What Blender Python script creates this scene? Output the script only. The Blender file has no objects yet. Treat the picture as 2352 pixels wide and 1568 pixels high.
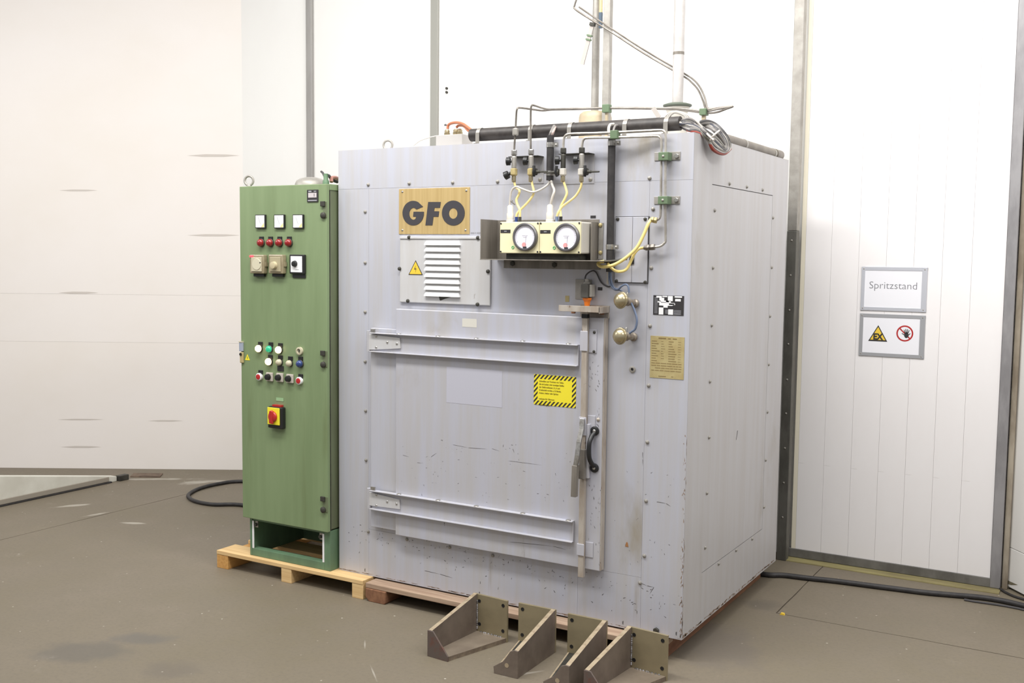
import bpy, bmesh, math, random
from mathutils import Vector, Matrix
random.seed(7)
SC = bpy.context.scene
COL = SC.collection
PI = math.pi

# ------------------------------------------------------------------ camera
CAM = Vector((1.60489, -4.23640, 1.77571))
FPX = 2403.08                       # focal length in pixels of the 2352 px frame
YAW, PITCH, ROLL = 0.53027888, 0.08248207, 0.01119189
FW = Vector((-math.sin(YAW)*math.cos(PITCH), math.cos(YAW)*math.cos(PITCH), -math.sin(PITCH)))
_r = Vector((math.cos(YAW), math.sin(YAW), 0)); _u = _r.cross(FW)
RT = math.cos(ROLL)*_r + math.sin(ROLL)*_u
UP = -math.sin(ROLL)*_r + math.cos(ROLL)*_u
cd = bpy.data.cameras.new('camera'); co = bpy.data.objects.new('camera', cd); COL.objects.link(co)
cd.sensor_width = 36.0; cd.sensor_fit = 'HORIZONTAL'; cd.lens = FPX/2352*36
cd.clip_start = 0.05; cd.clip_end = 200
M = Matrix((RT, UP, -FW)).transposed().to_4x4(); M.translation = CAM
co.matrix_world = M
SC.camera = co

# ------------------------------------------------------------------ world, lamps, added fill lights, exposure
SC.view_settings.view_transform = 'Standard'; SC.view_settings.look = 'None'
SC.view_settings.gamma = 1.0; SC.view_settings.use_curve_mapping = False
SC.view_settings.exposure = 0.0
W = bpy.data.worlds.new('hall_light'); SC.world = W; W.use_nodes = True
bg = W.node_tree.nodes['Background']; bg.inputs['Color'].default_value = (0.98, 0.985, 1.0, 1)
bg.inputs['Strength'].default_value = 0.40

def area(name, loc, aim, sx, sy, power, col=(1, 0.985, 0.955)):
    l = bpy.data.lights.new(name, 'AREA'); l.shape = 'RECTANGLE'; l.size = sx; l.size_y = sy
    l.energy = power; l.color = col
    o = bpy.data.objects.new(name, l); COL.objects.link(o); o.location = loc
    o.rotation_euler = (Vector(aim)-Vector(loc)).to_track_quat('-Z', 'Y').to_euler()
    return o
area('ceiling_and_fill_light', (-1.3, -1.7, 4.5), (-1.2, 0.2, 1.2), 3.6, 0.5, 175)
area('ceiling_and_fill_light', (0.5, -0.4, 5.0), (0.4, 1.2, 1.5), 3.0, 0.5, 95)
area('ceiling_and_fill_light', (-2.0, -5.0, 5.2), (-1.8, -2.0, 0.0), 4.5, 0.7, 60)
area('ceiling_and_fill_light', (-5.2, -2.2, 3.4), (-5.7, 1.2, 0.5), 3.0, 0.6, 62)  # added fill light to brighten the left wall, no real lamp row
area('ceiling_and_fill_light', (3.4, -1.6, 4.6), (0.2, 1.2, 0.7), 3.0, 0.6, 100)  # added fill light for the oven's right side and the door leaf

# ------------------------------------------------------------------ pixel measuring: a photo pixel put on a known plane
OR = Vector((0, 0, 0))
def ray(px, py): return FW + RT*((px-1176)/FPX) - UP*((py-784)/FPX)
def F(px, py, Y=0.0):
    d = ray(px, py); return CAM + d*((Y-CAM.y)/d.y)
def S(px, py, X=0.0):
    d = ray(px, py); return CAM + d*((X-CAM.x)/d.x)
def G(px, py, Z=0.0):
    d = ray(px, py); return CAM + d*((Z-CAM.z)/d.z)
def RC(x0, y0, x1, y1, Y=0.0):       # rectangle on plane Y by two opposite pixels -> x0,x1,z0,z1
    a, b = F(x0, y0, Y), F(x1, y1, Y)
    return min(a.x, b.x), max(a.x, b.x), min(a.z, b.z), max(a.z, b.z)

# ------------------------------------------------------------------ materials
def lin(c):
    return tuple(((v/255)/12.92 if v/255 <= 0.04045 else ((v/255+0.055)/1.055)**2.4) for v in c)
MATS = {}
def mat(name, rgb, rough=0.5, metal=0.0, rgb2=None, scale=(6, 6, 6), lo=0.35, hi=0.65, detail=5,
        bump=0.0, bscale=60, dirt=None, specks=None, emit=None, coat=0, trans=0):
    """Procedural: a base colour broken up by stretched noise (rgb2), optional dirt blotches and specks."""
    if name in MATS: return MATS[name]
    m = bpy.data.materials.new(name); m.use_nodes = True; MATS[name] = m
    nt = m.node_tree; N = nt.nodes; L = nt.links
    b = N['Principled BSDF']; b.inputs['Roughness'].default_value = rough; b.inputs['Metallic'].default_value = metal
    c1 = (*lin(rgb), 1); b.inputs['Base Color'].default_value = c1
    if trans: b.inputs['Transmission Weight'].default_value = trans
    if coat: b.inputs['Coat Weight'].default_value = coat
    tc = N.new('ShaderNodeTexCoord')
    def noise(sc, det=5, r=0.6, dist=0):
        mp = N.new('ShaderNodeMapping'); mp.inputs['Scale'].default_value = sc
        L.new(tc.outputs['Object'], mp.inputs['Vector'])
        n = N.new('ShaderNodeTexNoise'); n.inputs['Scale'].default_value = 1; n.inputs['Detail'].default_value = det
        n.inputs['Roughness'].default_value = r; n.inputs['Distortion'].default_value = dist
        L.new(mp.outputs[0], n.inputs['Vector']); return n.outputs['Fac']
    def ramp(sock, a, z):
        r = N.new('ShaderNodeMapRange'); r.inputs['From Min'].default_value = a; r.inputs['From Max'].default_value = z
        r.interpolation_type = 'SMOOTHSTEP'; L.new(sock, r.inputs['Value']); return r.outputs[0]
    def mix(f, A, B):
        x = N.new('ShaderNodeMix'); x.data_type = 'RGBA'; L.new(f, x.inputs[0])
        for s, v in ((6, A), (7, B)):
            if isinstance(v, tuple): x.inputs[s].default_value = v
            else: L.new(v, x.inputs[s])
        return x.outputs[2]
    cur = c1
    if rgb2: cur = mix(ramp(noise(scale, detail), lo, hi), cur, (*lin(rgb2), 1))
    for d in (dirt or []):
        dc, dsc, dlo, dhi, zr = d
        f = ramp(noise(dsc, 6, 0.62, 0.2), dlo, dhi)
        if zr:
            geo = N.new('ShaderNodeNewGeometry'); sp = N.new('ShaderNodeSeparateXYZ'); L.new(geo.outputs['Position'], sp.inputs[0])
            g = ramp(sp.outputs[2], zr[0], zr[1])
            mu = N.new('ShaderNodeMath'); mu.operation = 'MULTIPLY'; L.new(f, mu.inputs[0]); L.new(g, mu.inputs[1]); f = mu.outputs[0]
        cur = mix(f, cur, (*lin(dc), 1))
    if specks:
        sc_, ssz, scol = specks
        v = N.new('ShaderNodeTexVoronoi'); v.inputs['Scale'].default_value = sc_; L.new(tc.outputs['Object'], v.inputs['Vector'])
        f = ramp(v.outputs['Distance'], ssz, ssz*0.6)
        n2 = ramp(noise((sc_*0.35,)*3, 2), 0.60, 0.66)
        mu = N.new('ShaderNodeMath'); mu.operation = 'MULTIPLY'; L.new(f, mu.inputs[0]); L.new(n2, mu.inputs[1])
        cur = mix(mu.outputs[0], cur, (*lin(scol), 1))
    if not isinstance(cur, tuple): L.new(cur, b.inputs['Base Color'])
    if bump:
        bn = N.new('ShaderNodeBump'); bn.inputs['Strength'].default_value = bump; bn.inputs['Distance'].default_value = 0.004
        L.new(noise((bscale,)*3, 4), bn.inputs['Height']); L.new(bn.outputs[0], b.inputs['Normal'])
    if emit:
        b.inputs['Emission Color'].default_value = (*lin(emit[0]), 1); b.inputs['Emission Strength'].default_value = emit[1]
    return m

SCR = ((70, 68, 70), (9, 9, 55), 0.735, 0.75, (1.25, 0.3))
M_BODY = mat('aluminium_paint', (189, 191, 203), 0.42, 0.15, (186, 184, 186), (20, 20, 1.1), 0.25, 0.75, bump=0.05, bscale=14,
             dirt=[((158, 150, 136), (2.2, 2.2, 1.3), 0.58, 0.80, None), ((92, 92, 95), (22, 22, 9), 0.71, 0.735, (1.0, 0.25)),
                   ((158, 148, 132), (12, 12, 1.5), 0.62, 0.85, (0.55, 0.12))])
M_SIDE = mat('aluminium_paint_side', (190, 189, 192), 0.45, 0.15, (184, 181, 181), (16, 16, 1.0), 0.25, 0.75, bump=0.05, bscale=14,
             dirt=[((160, 152, 142), (2, 2, 1.2), 0.58, 0.82, None), ((166, 160, 153), (7, 7, 1.0), 0.56, 0.8, (0.8, 0.1))])
M_DOOR = mat('door_paint', (190, 191, 203), 0.40, 0.15, (187, 185, 187), (20, 20, 1.1), 0.25, 0.75, bump=0.05, bscale=14,
             dirt=[((165, 157, 143), (2.0, 2.0, 1.6), 0.56, 0.78, None), ((96, 94, 94), (20, 20, 12), 0.72, 0.74, (0.9, 0.35)),
                   ((130, 122, 110), (9, 9, 3), 0.66, 0.8, (0.8, 0.3))])
M_CORE = mat('sheet_core', (74, 72, 72), 0.7, 0.2)
M_LOUV = mat('louvre_paint', (202, 202, 204), 0.4, 0.1, (196, 194, 193), (14, 14, 2), 0.3, 0.7,
             dirt=[((120, 104, 88), (9, 9, 5), 0.72, 0.78, None)])
M_GREEN = mat('green_enamel', (128, 146, 108), 0.42, 0.0, (117, 135, 97), (9, 9, 0.9), 0.3, 0.72, bump=0.04, bscale=20,
              dirt=[((108, 122, 84), (11, 11, 1.0), 0.55, 0.82, None), ((96, 96, 74), (16, 16, 6), 0.70, 0.78, None)])
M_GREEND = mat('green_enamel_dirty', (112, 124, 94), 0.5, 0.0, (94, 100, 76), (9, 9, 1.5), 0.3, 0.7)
M_GREENP = mat('green_plinth', (104, 134, 104), 0.5, 0.0, (92, 118, 92), (9, 9, 3), 0.3, 0.7)
M_CLAMP = mat('green_clamp', (98, 118, 90), 0.5)
M_STEEL = mat('bright_steel', (196, 194, 190), 0.32, 0.85, (150, 146, 140), (30, 30, 30))
M_TUBEL = mat('bright_tube', (186, 181, 173), 0.35, 0.45, (158, 152, 144), (20, 20, 20))
M_TUBE = mat('drawn_steel_tube', (134, 128, 121), 0.38, 0.4, (110, 104, 97), (20, 20, 20))
M_ZINC = mat('galvanised_steel', (168, 164, 158), 0.45, 0.3, (146, 142, 135), (14, 14, 14), 0.3, 0.7)
M_ZINCD = mat('weathered_galvanised', (128, 126, 122), 0.55, 0.4, (104, 102, 98), (10, 10, 6), 0.3, 0.7)
M_STAIN = mat('dull_stainless', (140, 134, 126), 0.42, 0.15, (116, 110, 102), (24, 24, 3), 0.3, 0.7)
M_DARKST = mat('dark_steel_and_shade', (74, 72, 66), 0.55, 0.4, (56, 55, 50), (14, 14, 14))  # dark steel parts; also paints shade on shelves, spacer and holed bracket bases
M_RAW = mat('raw_bar_steel', (186, 178, 168), 0.5, 0.2, (164, 150, 136), (18, 18, 6), 0.35, 0.7,
            dirt=[((104, 76, 58), (28, 28, 14), 0.62, 0.72, None)])
M_BLACK = mat('black_plastic', (30, 30, 31), 0.42)
M_RUBBER = mat('black_rubber', (52, 49, 49), 0.55, 0.0, (40, 38, 39), (30, 30, 30))
M_PIPE = mat('black_pipe_dusty', (66, 61, 58), 0.5, 0.0, (48, 44, 43), (20, 20, 20))
M_PVC = mat('grey_pipe', (124, 116, 104), 0.4, 0.0, (104, 96, 86), (12, 12, 12))
M_BRASS = mat('brushed_brass', (196, 171, 120), 0.42, 0.2, (182, 156, 104), (70, 70, 1.6), 0.3, 0.7)
M_BRASSD = mat('aged_brass_plate', (190, 176, 128), 0.5, 0.2, (176, 158, 110), (20, 20, 20), 0.3, 0.7)
M_BRASSK = mat('nickel_brass', (186, 174, 144), 0.27, 0.75, (168, 154, 122), (20, 20, 20))
M_LETTER = mat('engraved_letter', (60, 58, 62), 0.5)
M_WHITE = mat('white_enamel', (236, 236, 238), 0.35)
M_PAPER = mat('paper_sheet', (236, 236, 242), 0.35, coat=0.2)
M_CREAM = mat('cream_box', (236, 228, 188), 0.4)
M_BOXGREY = mat('gauge_box_side', (204, 199, 190), 0.42, 0.1)
M_BEIGE = mat('yellowed_cover', (158, 147, 120), 0.3, 0.0, (138, 126, 100), (20, 20, 20), coat=0.3)
M_BEIGE2 = mat('yellowed_face', (190, 183, 158), 0.35)
M_YTUBE = mat('yellow_hose', (238, 216, 136), 0.35, coat=0.2)
M_YTUBE2 = mat('pale_yellow_hose', (226, 206, 140), 0.4)
M_WIRE = mat('white_cable', (192, 186, 178), 0.4)
M_GWIRE = mat('grey_cable', (126, 122, 119), 0.45)
M_DWIRE = mat('dark_cable', (68, 66, 68), 0.45)
M_BLUEW = mat('blue_hose', (104, 117, 142), 0.4)
M_REDW = mat('red_cable', (142, 58, 46), 0.45)
M_COPPER = mat('copper_cable', (178, 110, 78), 0.4)
M_YEL = mat('signal_yellow', (238, 222, 52), 0.45)
M_YEL2 = mat('warning_yellow', (232, 196, 66), 0.45)
M_RED = mat('signal_red', (176, 38, 38), 0.35, coat=0.3)
M_REDL = mat('red_lens', (140, 28, 30), 0.25, coat=0.5)
M_ORANGE = mat('orange_plastic', (224, 120, 34), 0.4)
M_BLUE = mat('blue_lens', (42, 62, 118), 0.25, coat=0.5)
M_TEAL = mat('green_lens', (26, 140, 104), 0.25, coat=0.5, emit=((60, 220, 160), 0.45))
M_LIT = mat('lit_lamp', (255, 226, 180), 0.3, emit=((255, 222, 170), 2.6))
M_LED = mat('red_glow_lamp', (230, 60, 70), 0.3, emit=((255, 70, 80), 1.6))
M_DIAL = mat('dial_face', (234, 232, 242), 0.3)
M_PINK = mat('dial_red_print', (232, 160, 160), 0.5)
M_GREENDOT = mat('green_ring', (90, 190, 120), 0.4)
M_GREY = mat('grey_print', (150, 150, 156), 0.5)
M_SIGNGREY = mat('tape_frame', (192, 194, 202), 0.4, 0.2)
M_SIGNGREY2 = mat('tape_frame_dark', (164, 165, 169), 0.4, 0.2)
M_PRINT = mat('print_black', (44, 42, 44), 0.6)
M_PRINTG = mat('print_grey', (124, 124, 130), 0.6)
M_PRINTB = mat('engraved_brown', (128, 108, 68), 0.6)
M_PRINTY = mat('print_on_yellow', (120, 106, 26), 0.6)
M_TAN = mat('tan_housing', (178, 164, 138), 0.5, 0.0, (164, 149, 123), (10, 10, 10))
M_WOODL = mat('pale_pine', (222, 190, 138), 0.7, 0.0, (204, 168, 116), (3, 60, 60), 0.3, 0.7, bump=0.1, bscale=40)
M_WOODO = mat('orange_pine', (206, 158, 92), 0.7, 0.0, (188, 138, 76), (60, 3, 60), 0.3, 0.7)
M_WOODG = mat('weathered_board', (176, 152, 130), 0.8, 0.0, (150, 124, 104), (3, 50, 50), 0.3, 0.7, bump=0.1, bscale=40)
M_WOODR = mat('red_brown_block', (140, 100, 72), 0.8, 0.0, (116, 78, 56), (50, 6, 30), 0.3, 0.7)
M_BRK = mat('mill_scale_steel', (130, 118, 107), 0.5, 0.3, (112, 100, 91), (12, 12, 12), 0.3, 0.7,
            dirt=[((128, 70, 56), (14, 14, 14), 0.64, 0.74, (0.06, 0.0))])
M_BRKB = mat('passivated_plate', (152, 140, 112), 0.42, 0.3, (138, 127, 102), (5, 5, 9), 0.3, 0.7)
M_BRKE = mat('ground_edge', (182, 166, 140), 0.42, 0.3, (158, 140, 116), (34, 34, 34), 0.42, 0.7)
M_WELD = mat('weld_bead', (206, 204, 208), 0.3, 0.7, (120, 116, 112), (60, 60, 60))
M_WALL = mat('white_wall_panel', (238, 237, 234), 0.45, 0.0, (233, 231, 228), (0.8, 0.8, 0.5), 0.3, 0.7)
M_WALLL = mat('cream_wall_panel', (232, 226, 222), 0.5, 0.0, (228, 221, 214), (0.5, 0.5, 0.8), 0.3, 0.7,
              dirt=[((190, 180, 168), (1.6, 1.6, 30), 0.73, 0.76, None)])
M_LEAF = mat('white_leaf_plank', (238, 236, 237), 0.45, 0.0, (233, 229, 229), (1.5, 1.5, 0.6), 0.3, 0.7,
             dirt=[((132, 120, 112), (7, 7, 70), 0.70, 0.735, (0.75, 0.1)), ((206, 196, 182), (9, 9, 1.0), 0.62, 0.8, (0.35, 0.0))])
M_CREAMST = mat('cream_stile', (232, 225, 206), 0.5)
M_SEAMT = mat('grey_trim', (164, 161, 158), 0.55, 0.2, (148, 145, 142), (10, 10, 2), 0.3, 0.7)
M_SEAMT2 = mat('light_grey_trim', (158, 157, 150), 0.55, 0.1)
M_SILL = mat('yellowed_sill', (150, 141, 96), 0.8, 0.0, (124, 114, 80), (3, 20, 20), 0.3, 0.7)
M_KERB = mat('kerb_paint', (214, 212, 202), 0.6, 0.0, (200, 197, 186), (2, 5, 5), 0.3, 0.7)
M_KERBG = mat('kerb_rail', (150, 142, 130), 0.6)

def floor_mat():
    m = bpy.data.materials.new('worn_concrete'); m.use_nodes = True; nt = m.node_tree; N = nt.nodes; L = nt.links
    b = N['Principled BSDF']; b.inputs['Roughness'].default_value = 0.62
    geo = N.new('ShaderNodeNewGeometry'); P = geo.outputs['Position']
    def mth(op, a, c, d=None):
        x = N.new('ShaderNodeMath'); x.operation = op
        for i, v in enumerate((a, c)):
            if isinstance(v, (int, float)): x.inputs[i].default_value = v
            else: L.new(v, x.inputs[i])
        return x.outputs[0]
    def noise(sc, det=5, r=0.6):
        n = N.new('ShaderNodeTexNoise'); n.inputs['Scale'].default_value = sc; n.inputs['Detail'].default_value = det
        n.inputs['Roughness'].default_value = r; L.new(P, n.inputs['Vector']); return n.outputs['Fac']
    def rg(s, a, z):
        r = N.new('ShaderNodeMapRange'); r.interpolation_type = 'SMOOTHSTEP'
        r.inputs['From Min'].default_value = a; r.inputs['From Max'].default_value = z; L.new(s, r.inputs['Value']); return r.outputs[0]
    def mix(f, A, B):
        x = N.new('ShaderNodeMix'); x.data_type = 'RGBA'; L.new(f, x.inputs[0])
        for s, v in ((6, A), (7, B)):
            if isinstance(v, tuple): x.inputs[s].default_value = (*lin(v), 1)
            else: L.new(v, x.inputs[s])
        return x.outputs[2]
    cur = mix(rg(noise(0.8, 6), 0.35, 0.66), (114, 105, 87), (122, 112, 98))
    cur = mix(rg(noise(5, 6), 0.3, 0.75), cur, (116, 107, 92))
    cur = mix(mth('MULTIPLY', rg(noise(55, 4, 0.7), 0.42, 0.8), 0.6), cur, (102, 93, 81))
    # oil stains, dark patches and scuffs; oven-side shadow painted in too
    nz = N.new('ShaderNodeTexNoise'); nz.inputs['Scale'].default_value = 6; nz.inputs['Detail'].default_value = 6; L.new(P, nz.inputs['Vector'])
    def blob(cx, cy, rx, ry, ang, col, amt, edge=0.5, nzs=0.9):
        nonlocal cur
        mp = N.new('ShaderNodeMapping'); mp.vector_type = 'TEXTURE'
        mp.inputs['Location'].default_value = (cx, cy, 0); mp.inputs['Rotation'].default_value = (0, 0, ang)
        mp.inputs['Scale'].default_value = (rx, ry, 1); L.new(P, mp.inputs['Vector'])
        ln = N.new('ShaderNodeVectorMath'); ln.operation = 'LENGTH'; L.new(mp.outputs[0], ln.inputs[0])
        d = mth('ADD', ln.outputs['Value'], mth('MULTIPLY', mth('SUBTRACT', nz.outputs['Fac'], 0.5), nzs*2))
        cur = mix(mth('MULTIPLY', rg(d, 1.0+edge*0.3, 1.0-edge), amt), cur, col)
    for px, py, rx, ry, col, amt in ((195, 1495, .22, .14, (92, 88, 82), .6), (318, 1468, .16, .09, (94, 91, 87), .6),
                                     (390, 1540, .14, .10, (98, 91, 83), .5), (630, 1318, .04, .03, (84, 78, 72), .5),
                                     (1640, 1480, .25, .35, (98, 91, 87), .45), (1760, 1390, .10, .10, (90, 84, 76), .5)):  # first, wide patch here paints the oven's shadow on the floor
        g = G(px, py); blob(g.x, g.y, rx, ry, 0.5, col, amt, 0.6)
    for px, py, rx, ry, an in ((163, 1161, .13, .025, 1.0), (312, 1201, .10, .018, .4), (465, 1107, .2, .07, .9), (215, 1182, .10, .02, 1.3), (350, 1100, .3, .03, .6)):
        g = G(px, py); blob(g.x, g.y, rx, ry, an, (180, 174, 162), .7, 0.7, 1.4)
    for px, py, rx, ry, an in ((838, 1480, .07, .005, -.9), (858, 1545, .09, .005, -.75), (1215, 1545, .10, .012, .9), (1195, 1500, .05, .012, .4)):
        g = G(px, py); blob(g.x, g.y, rx, ry, an, (176, 170, 160), .6, 0.8, 1.0)
    v = N.new('ShaderNodeTexVoronoi'); v.inputs['Scale'].default_value = 17; L.new(P, v.inputs['Vector'])
    f = mth('MULTIPLY', rg(v.outputs['Distance'], 0.10, 0.05), rg(noise(7, 3), 0.50, 0.62))
    cur = mix(mth('MULTIPLY', f, 0.8), cur, (190, 184, 172))
    cur = mix(mth('MULTIPLY', rg(noise(2.2, 8, 0.75), 0.60, 0.74), 0.30), cur, (160, 152, 140))
    L.new(cur, b.inputs['Base Color'])
    bp = N.new('ShaderNodeBump'); bp.inputs['Strength'].default_value = 0.12; bp.inputs['Distance'].default_value = 0.004
    L.new(noise(30, 6), bp.inputs['Height']); L.new(bp.outputs[0], b.inputs['Normal'])
    return m
M_FLOOR = floor_mat()
M_JOINT = mat('joint_dirt', (74, 66, 56), 0.9)

# ------------------------------------------------------------------ mesh building
class MB:
    def __init__(self): self.v = []; self.f = []; self.mi = []; self.sm = []; self.cur = 0
    def add(self, vs, fs, smooth=False):
        n = len(self.v); self.v += [Vector(p) for p in vs]
        for q in fs: self.f.append([n+i for i in q]); self.mi.append(self.cur); self.sm.append(smooth)
        return self
    def slot(self, i): self.cur = i; return self
    def box(self, x0, x1, y0, y1, z0, z1):
        return self.add([(x0, y0, z0), (x1, y0, z0), (x1, y1, z0), (x0, y1, z0), (x0, y0, z1), (x1, y0, z1), (x1, y1, z1), (x0, y1, z1)],
                        [(0, 3, 2, 1), (4, 5, 6, 7), (0, 1, 5, 4), (1, 2, 6, 5), (2, 3, 7, 6), (3, 0, 4, 7)])
    def obox(self, c, ax, ay, az):       # centre and three half-axis vectors
        c, ax, ay, az = map(Vector, (c, ax, ay, az)); vs = []
        for k in (-1, 1):
            for i, j in ((-1, -1), (1, -1), (1, 1), (-1, 1)): vs.append(c+ax*i+ay*j+az*k)
        return self.add(vs, [(0, 3, 2, 1), (4, 5, 6, 7), (0, 1, 5, 4), (1, 2, 6, 5), (2, 3, 7, 6), (3, 0, 4, 7)])
    def prism(self, poly, y0, y1):       # polygon in (x,z), between y0 (front) and y1
        n = len(poly); vs = [(p[0], y0, p[1]) for p in poly]+[(p[0], y1, p[1]) for p in poly]
        return self.add(vs, [tuple(range(n)), tuple(range(2*n-1, n-1, -1))]+[(i, i+n, (i+1) % n+n, (i+1) % n) for i in range(n)])
    def extr(self, pts, vec):            # any planar polygon extruded by a vector
        n = len(pts); vec = Vector(vec); vs = [Vector(p) for p in pts]+[Vector(p)+vec for p in pts]
        return self.add(vs, [tuple(range(n)), tuple(range(2*n-1, n-1, -1))]+[(i, i+n, (i+1) % n+n, (i+1) % n) for i in range(n)])
    def lathe(self, o, axis, prof, n=20, smooth=True):   # profile (r,h) along axis
        o = Vector(o); a = Vector(axis).normalized(); t = Vector((1, 0, 0)) if abs(a.x) < .9 else Vector((0, 0, 1))
        u = a.cross(t).normalized(); w = a.cross(u); vs = []; fs = []
        for r, h in prof:
            for i in range(n):
                c = 2*PI*i/n; vs.append(o+a*h+(u*math.cos(c)+w*math.sin(c))*r)
        for k in range(len(prof)-1):
            for i in range(n):
                j = (i+1) % n; fs.append((k*n+i, k*n+j, (k+1)*n+j, (k+1)*n+i))
        self.add(vs, fs, smooth)
        b = len(self.v)-len(vs)
        if prof[0][0] > 1e-5: self.f.append([b+i for i in range(n)][::-1]); self.mi.append(self.cur); self.sm.append(False)
        if prof[-1][0] > 1e-5: self.f.append([b+(len(prof)-1)*n+i for i in range(n)]); self.mi.append(self.cur); self.sm.append(False)
        return self
    def cyl(self, p0, p1, r, n=14, r1=None):
        p0, p1 = Vector(p0), Vector(p1); d = p1-p0
        return self.lathe(p0, d, [(r, 0), (r if r1 is None else r1, d.length)], n)
    def hexa(self, p0, p1, r): 
        d = Vector(p1)-Vector(p0); return self.lathe(p0, d, [(r*.9, 0), (r, d.length*.12), (r, d.length*.88), (r*.9, d.length)], 6, False)
    def dome(self, o, axis, r, h, k=6, n=20):
        return self.lathe(o, axis, [(r*math.cos(PI/2*i/k), h*math.sin(PI/2*i/k)) for i in range(k)]+[(1e-6, h)], n)
    def tube(self, pts, r, n=8, sub=6, closed=False):
        P = [Vector(p) for p in pts]
        if sub > 1 and len(P) > 2:
            Q = []
            for i in range(len(P)-1):
                a = P[i-1] if i > 0 else P[0]*2-P[1]; b_, c = P[i], P[i+1]; d = P[i+2] if i+2 < len(P) else P[-1]*2-P[-2]
                for s in range(sub):
                    t = s/sub
                    Q.append(0.5*((2*b_)+(c-a)*t+(2*a-5*b_+4*c-d)*t*t+(3*b_-a-3*c+d)*t**3))
            Q.append(P[-1]); P = Q
        P = [p for i, p in enumerate(P) if i == 0 or (p-P[i-1]).length > 1e-6]
        vs = []; fs = []; u = None
        for i, p in enumerate(P):
            t = (P[min(i+1, len(P)-1)]-P[max(i-1, 0)]).normalized()
            if u is None:
                u = t.cross(Vector((0, 0, 1)) if abs(t.z) < .9 else Vector((1, 0, 0))).normalized()
            else:
                u = (u-t*u.dot(t)).normalized()
            w = t.cross(u)
            for k in range(n):
                c = 2*PI*k/n; vs.append(p+(u*math.cos(c)+w*math.sin(c))*r)
        for i in range(len(P)-1):
            for k in range(n):
                j = (k+1) % n; fs.append((i*n+k, i*n+j, (i+1)*n+j, (i+1)*n+k))
        self.add(vs, fs, True); b = len(self.v)-len(vs)
        self.f.append([b+k for k in range(n)][::-1]); self.f.append([b+(len(P)-1)*n+k for k in range(n)])
        self.mi += [self.cur]*2; self.sm += [False]*2
        return self
    def torus(self, c, nrm, R, r, n=24, k=10):
        c = Vector(c); a = Vector(nrm).normalized(); t = Vector((1, 0, 0)) if abs(a.x) < .9 else Vector((0, 0, 1))
        u = a.cross(t).normalized(); w = a.cross(u); vs = []; fs = []
        for i in range(n):
            d = u*math.cos(2*PI*i/n)+w*math.sin(2*PI*i/n)
            for j in range(k):
                e = 2*PI*j/k; vs.append(c+d*(R+r*math.cos(e))+a*(r*math.sin(e)))
        for i in range(n):
            for j in range(k):
                fs.append((i*k+j, i*k+(j+1) % k, ((i+1) % n)*k+(j+1) % k, ((i+1) % n)*k+j))
        return self.add(vs, fs, True)
    def build(self, name, mats, parent=None, bevel=0, seg=2, origin=None):
        if not isinstance(mats, (list, tuple)): mats = [mats]
        pw = WORLD.get(parent.name, OR) if parent else OR
        lo = Vector([min(p[i] for p in self.v) for i in range(3)]); hi = Vector([max(p[i] for p in self.v) for i in range(3)])
        o = Vector(origin) if origin is not None else Vector(((lo.x+hi.x)/2, (lo.y+hi.y)/2, lo.z))
        me = bpy.data.meshes.new(name); me.from_pydata([tuple(p-o) for p in self.v], [], self.f)
        for m in mats: me.materials.append(m)
        for p, i, s in zip(me.polygons, self.mi, self.sm): p.material_index = i; p.use_smooth = s
        bm = bmesh.new(); bm.from_mesh(me); bmesh.ops.recalc_face_normals(bm, faces=bm.faces); bm.to_mesh(me); bm.free()
        if any(self.sm): me.set_sharp_from_angle(angle=0.7)
        ob = bpy.data.objects.new(name, me); COL.objects.link(ob)
        if parent: ob.parent = parent
        ob.location = o-pw; WORLD[ob.name] = o
        if bevel:
            b = ob.modifiers.new('bevel', 'BEVEL'); b.width = bevel; b.segments = seg; b.limit_method = 'ANGLE'; b.angle_limit = 0.6
        return ob
WORLD = {}
def tag(o, label, cat, group=None):
    o['label'] = label; o['category'] = cat
    if group: o['group'] = group
    return o
def thing(name, label, cat, loc, group=None):
    o = bpy.data.objects.new(name, None); COL.objects.link(o); o.location = loc; o.empty_display_size = .1
    WORLD[o.name] = Vector(loc)
    return tag(o, label, cat, group)
def struct(o): o['kind'] = 'structure'; return o
def root(name, loc=(0, 0, 0)):
    o = bpy.data.objects.new(name, None); COL.objects.link(o); o.location = loc; o.empty_display_size = .1
    WORLD[o.name] = Vector(loc); return struct(o)
def copy_part(src, parent, worldloc, name=None):      # same mesh data, new place
    c = src.copy(); COL.objects.link(c); c.parent = parent
    c.location = Vector(worldloc)-WORLD[parent.name]; WORLD[c.name] = Vector(worldloc); return c
def text_mb(body, height, x, y, z, align='LEFT', bold=0.0, sx=1.0, depth=.0004, mb=None, spacing=1.0):
    """Lettering as flat mesh on a plane facing -Y; (x,z) is the baseline start (or centre)."""
    cu = bpy.data.curves.new('lettering', 'FONT'); cu.body = body; cu.size = height/0.70; cu.align_x = align
    cu.offset = bold; cu.resolution_u = 3; cu.space_character = spacing
    ob = bpy.data.objects.new('lettering_tmp', cu); me = ob.to_mesh()
    mb = mb or MB()
    vs = [(x+v.co.x*sx, y, z+v.co.y) for v in me.vertices]; fs = [tuple(p.vertices) for p in me.polygons]
    mb.add(vs, fs); ob.to_mesh_clear(); bpy.data.objects.remove(ob); bpy.data.curves.remove(cu)
    return mb

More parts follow.
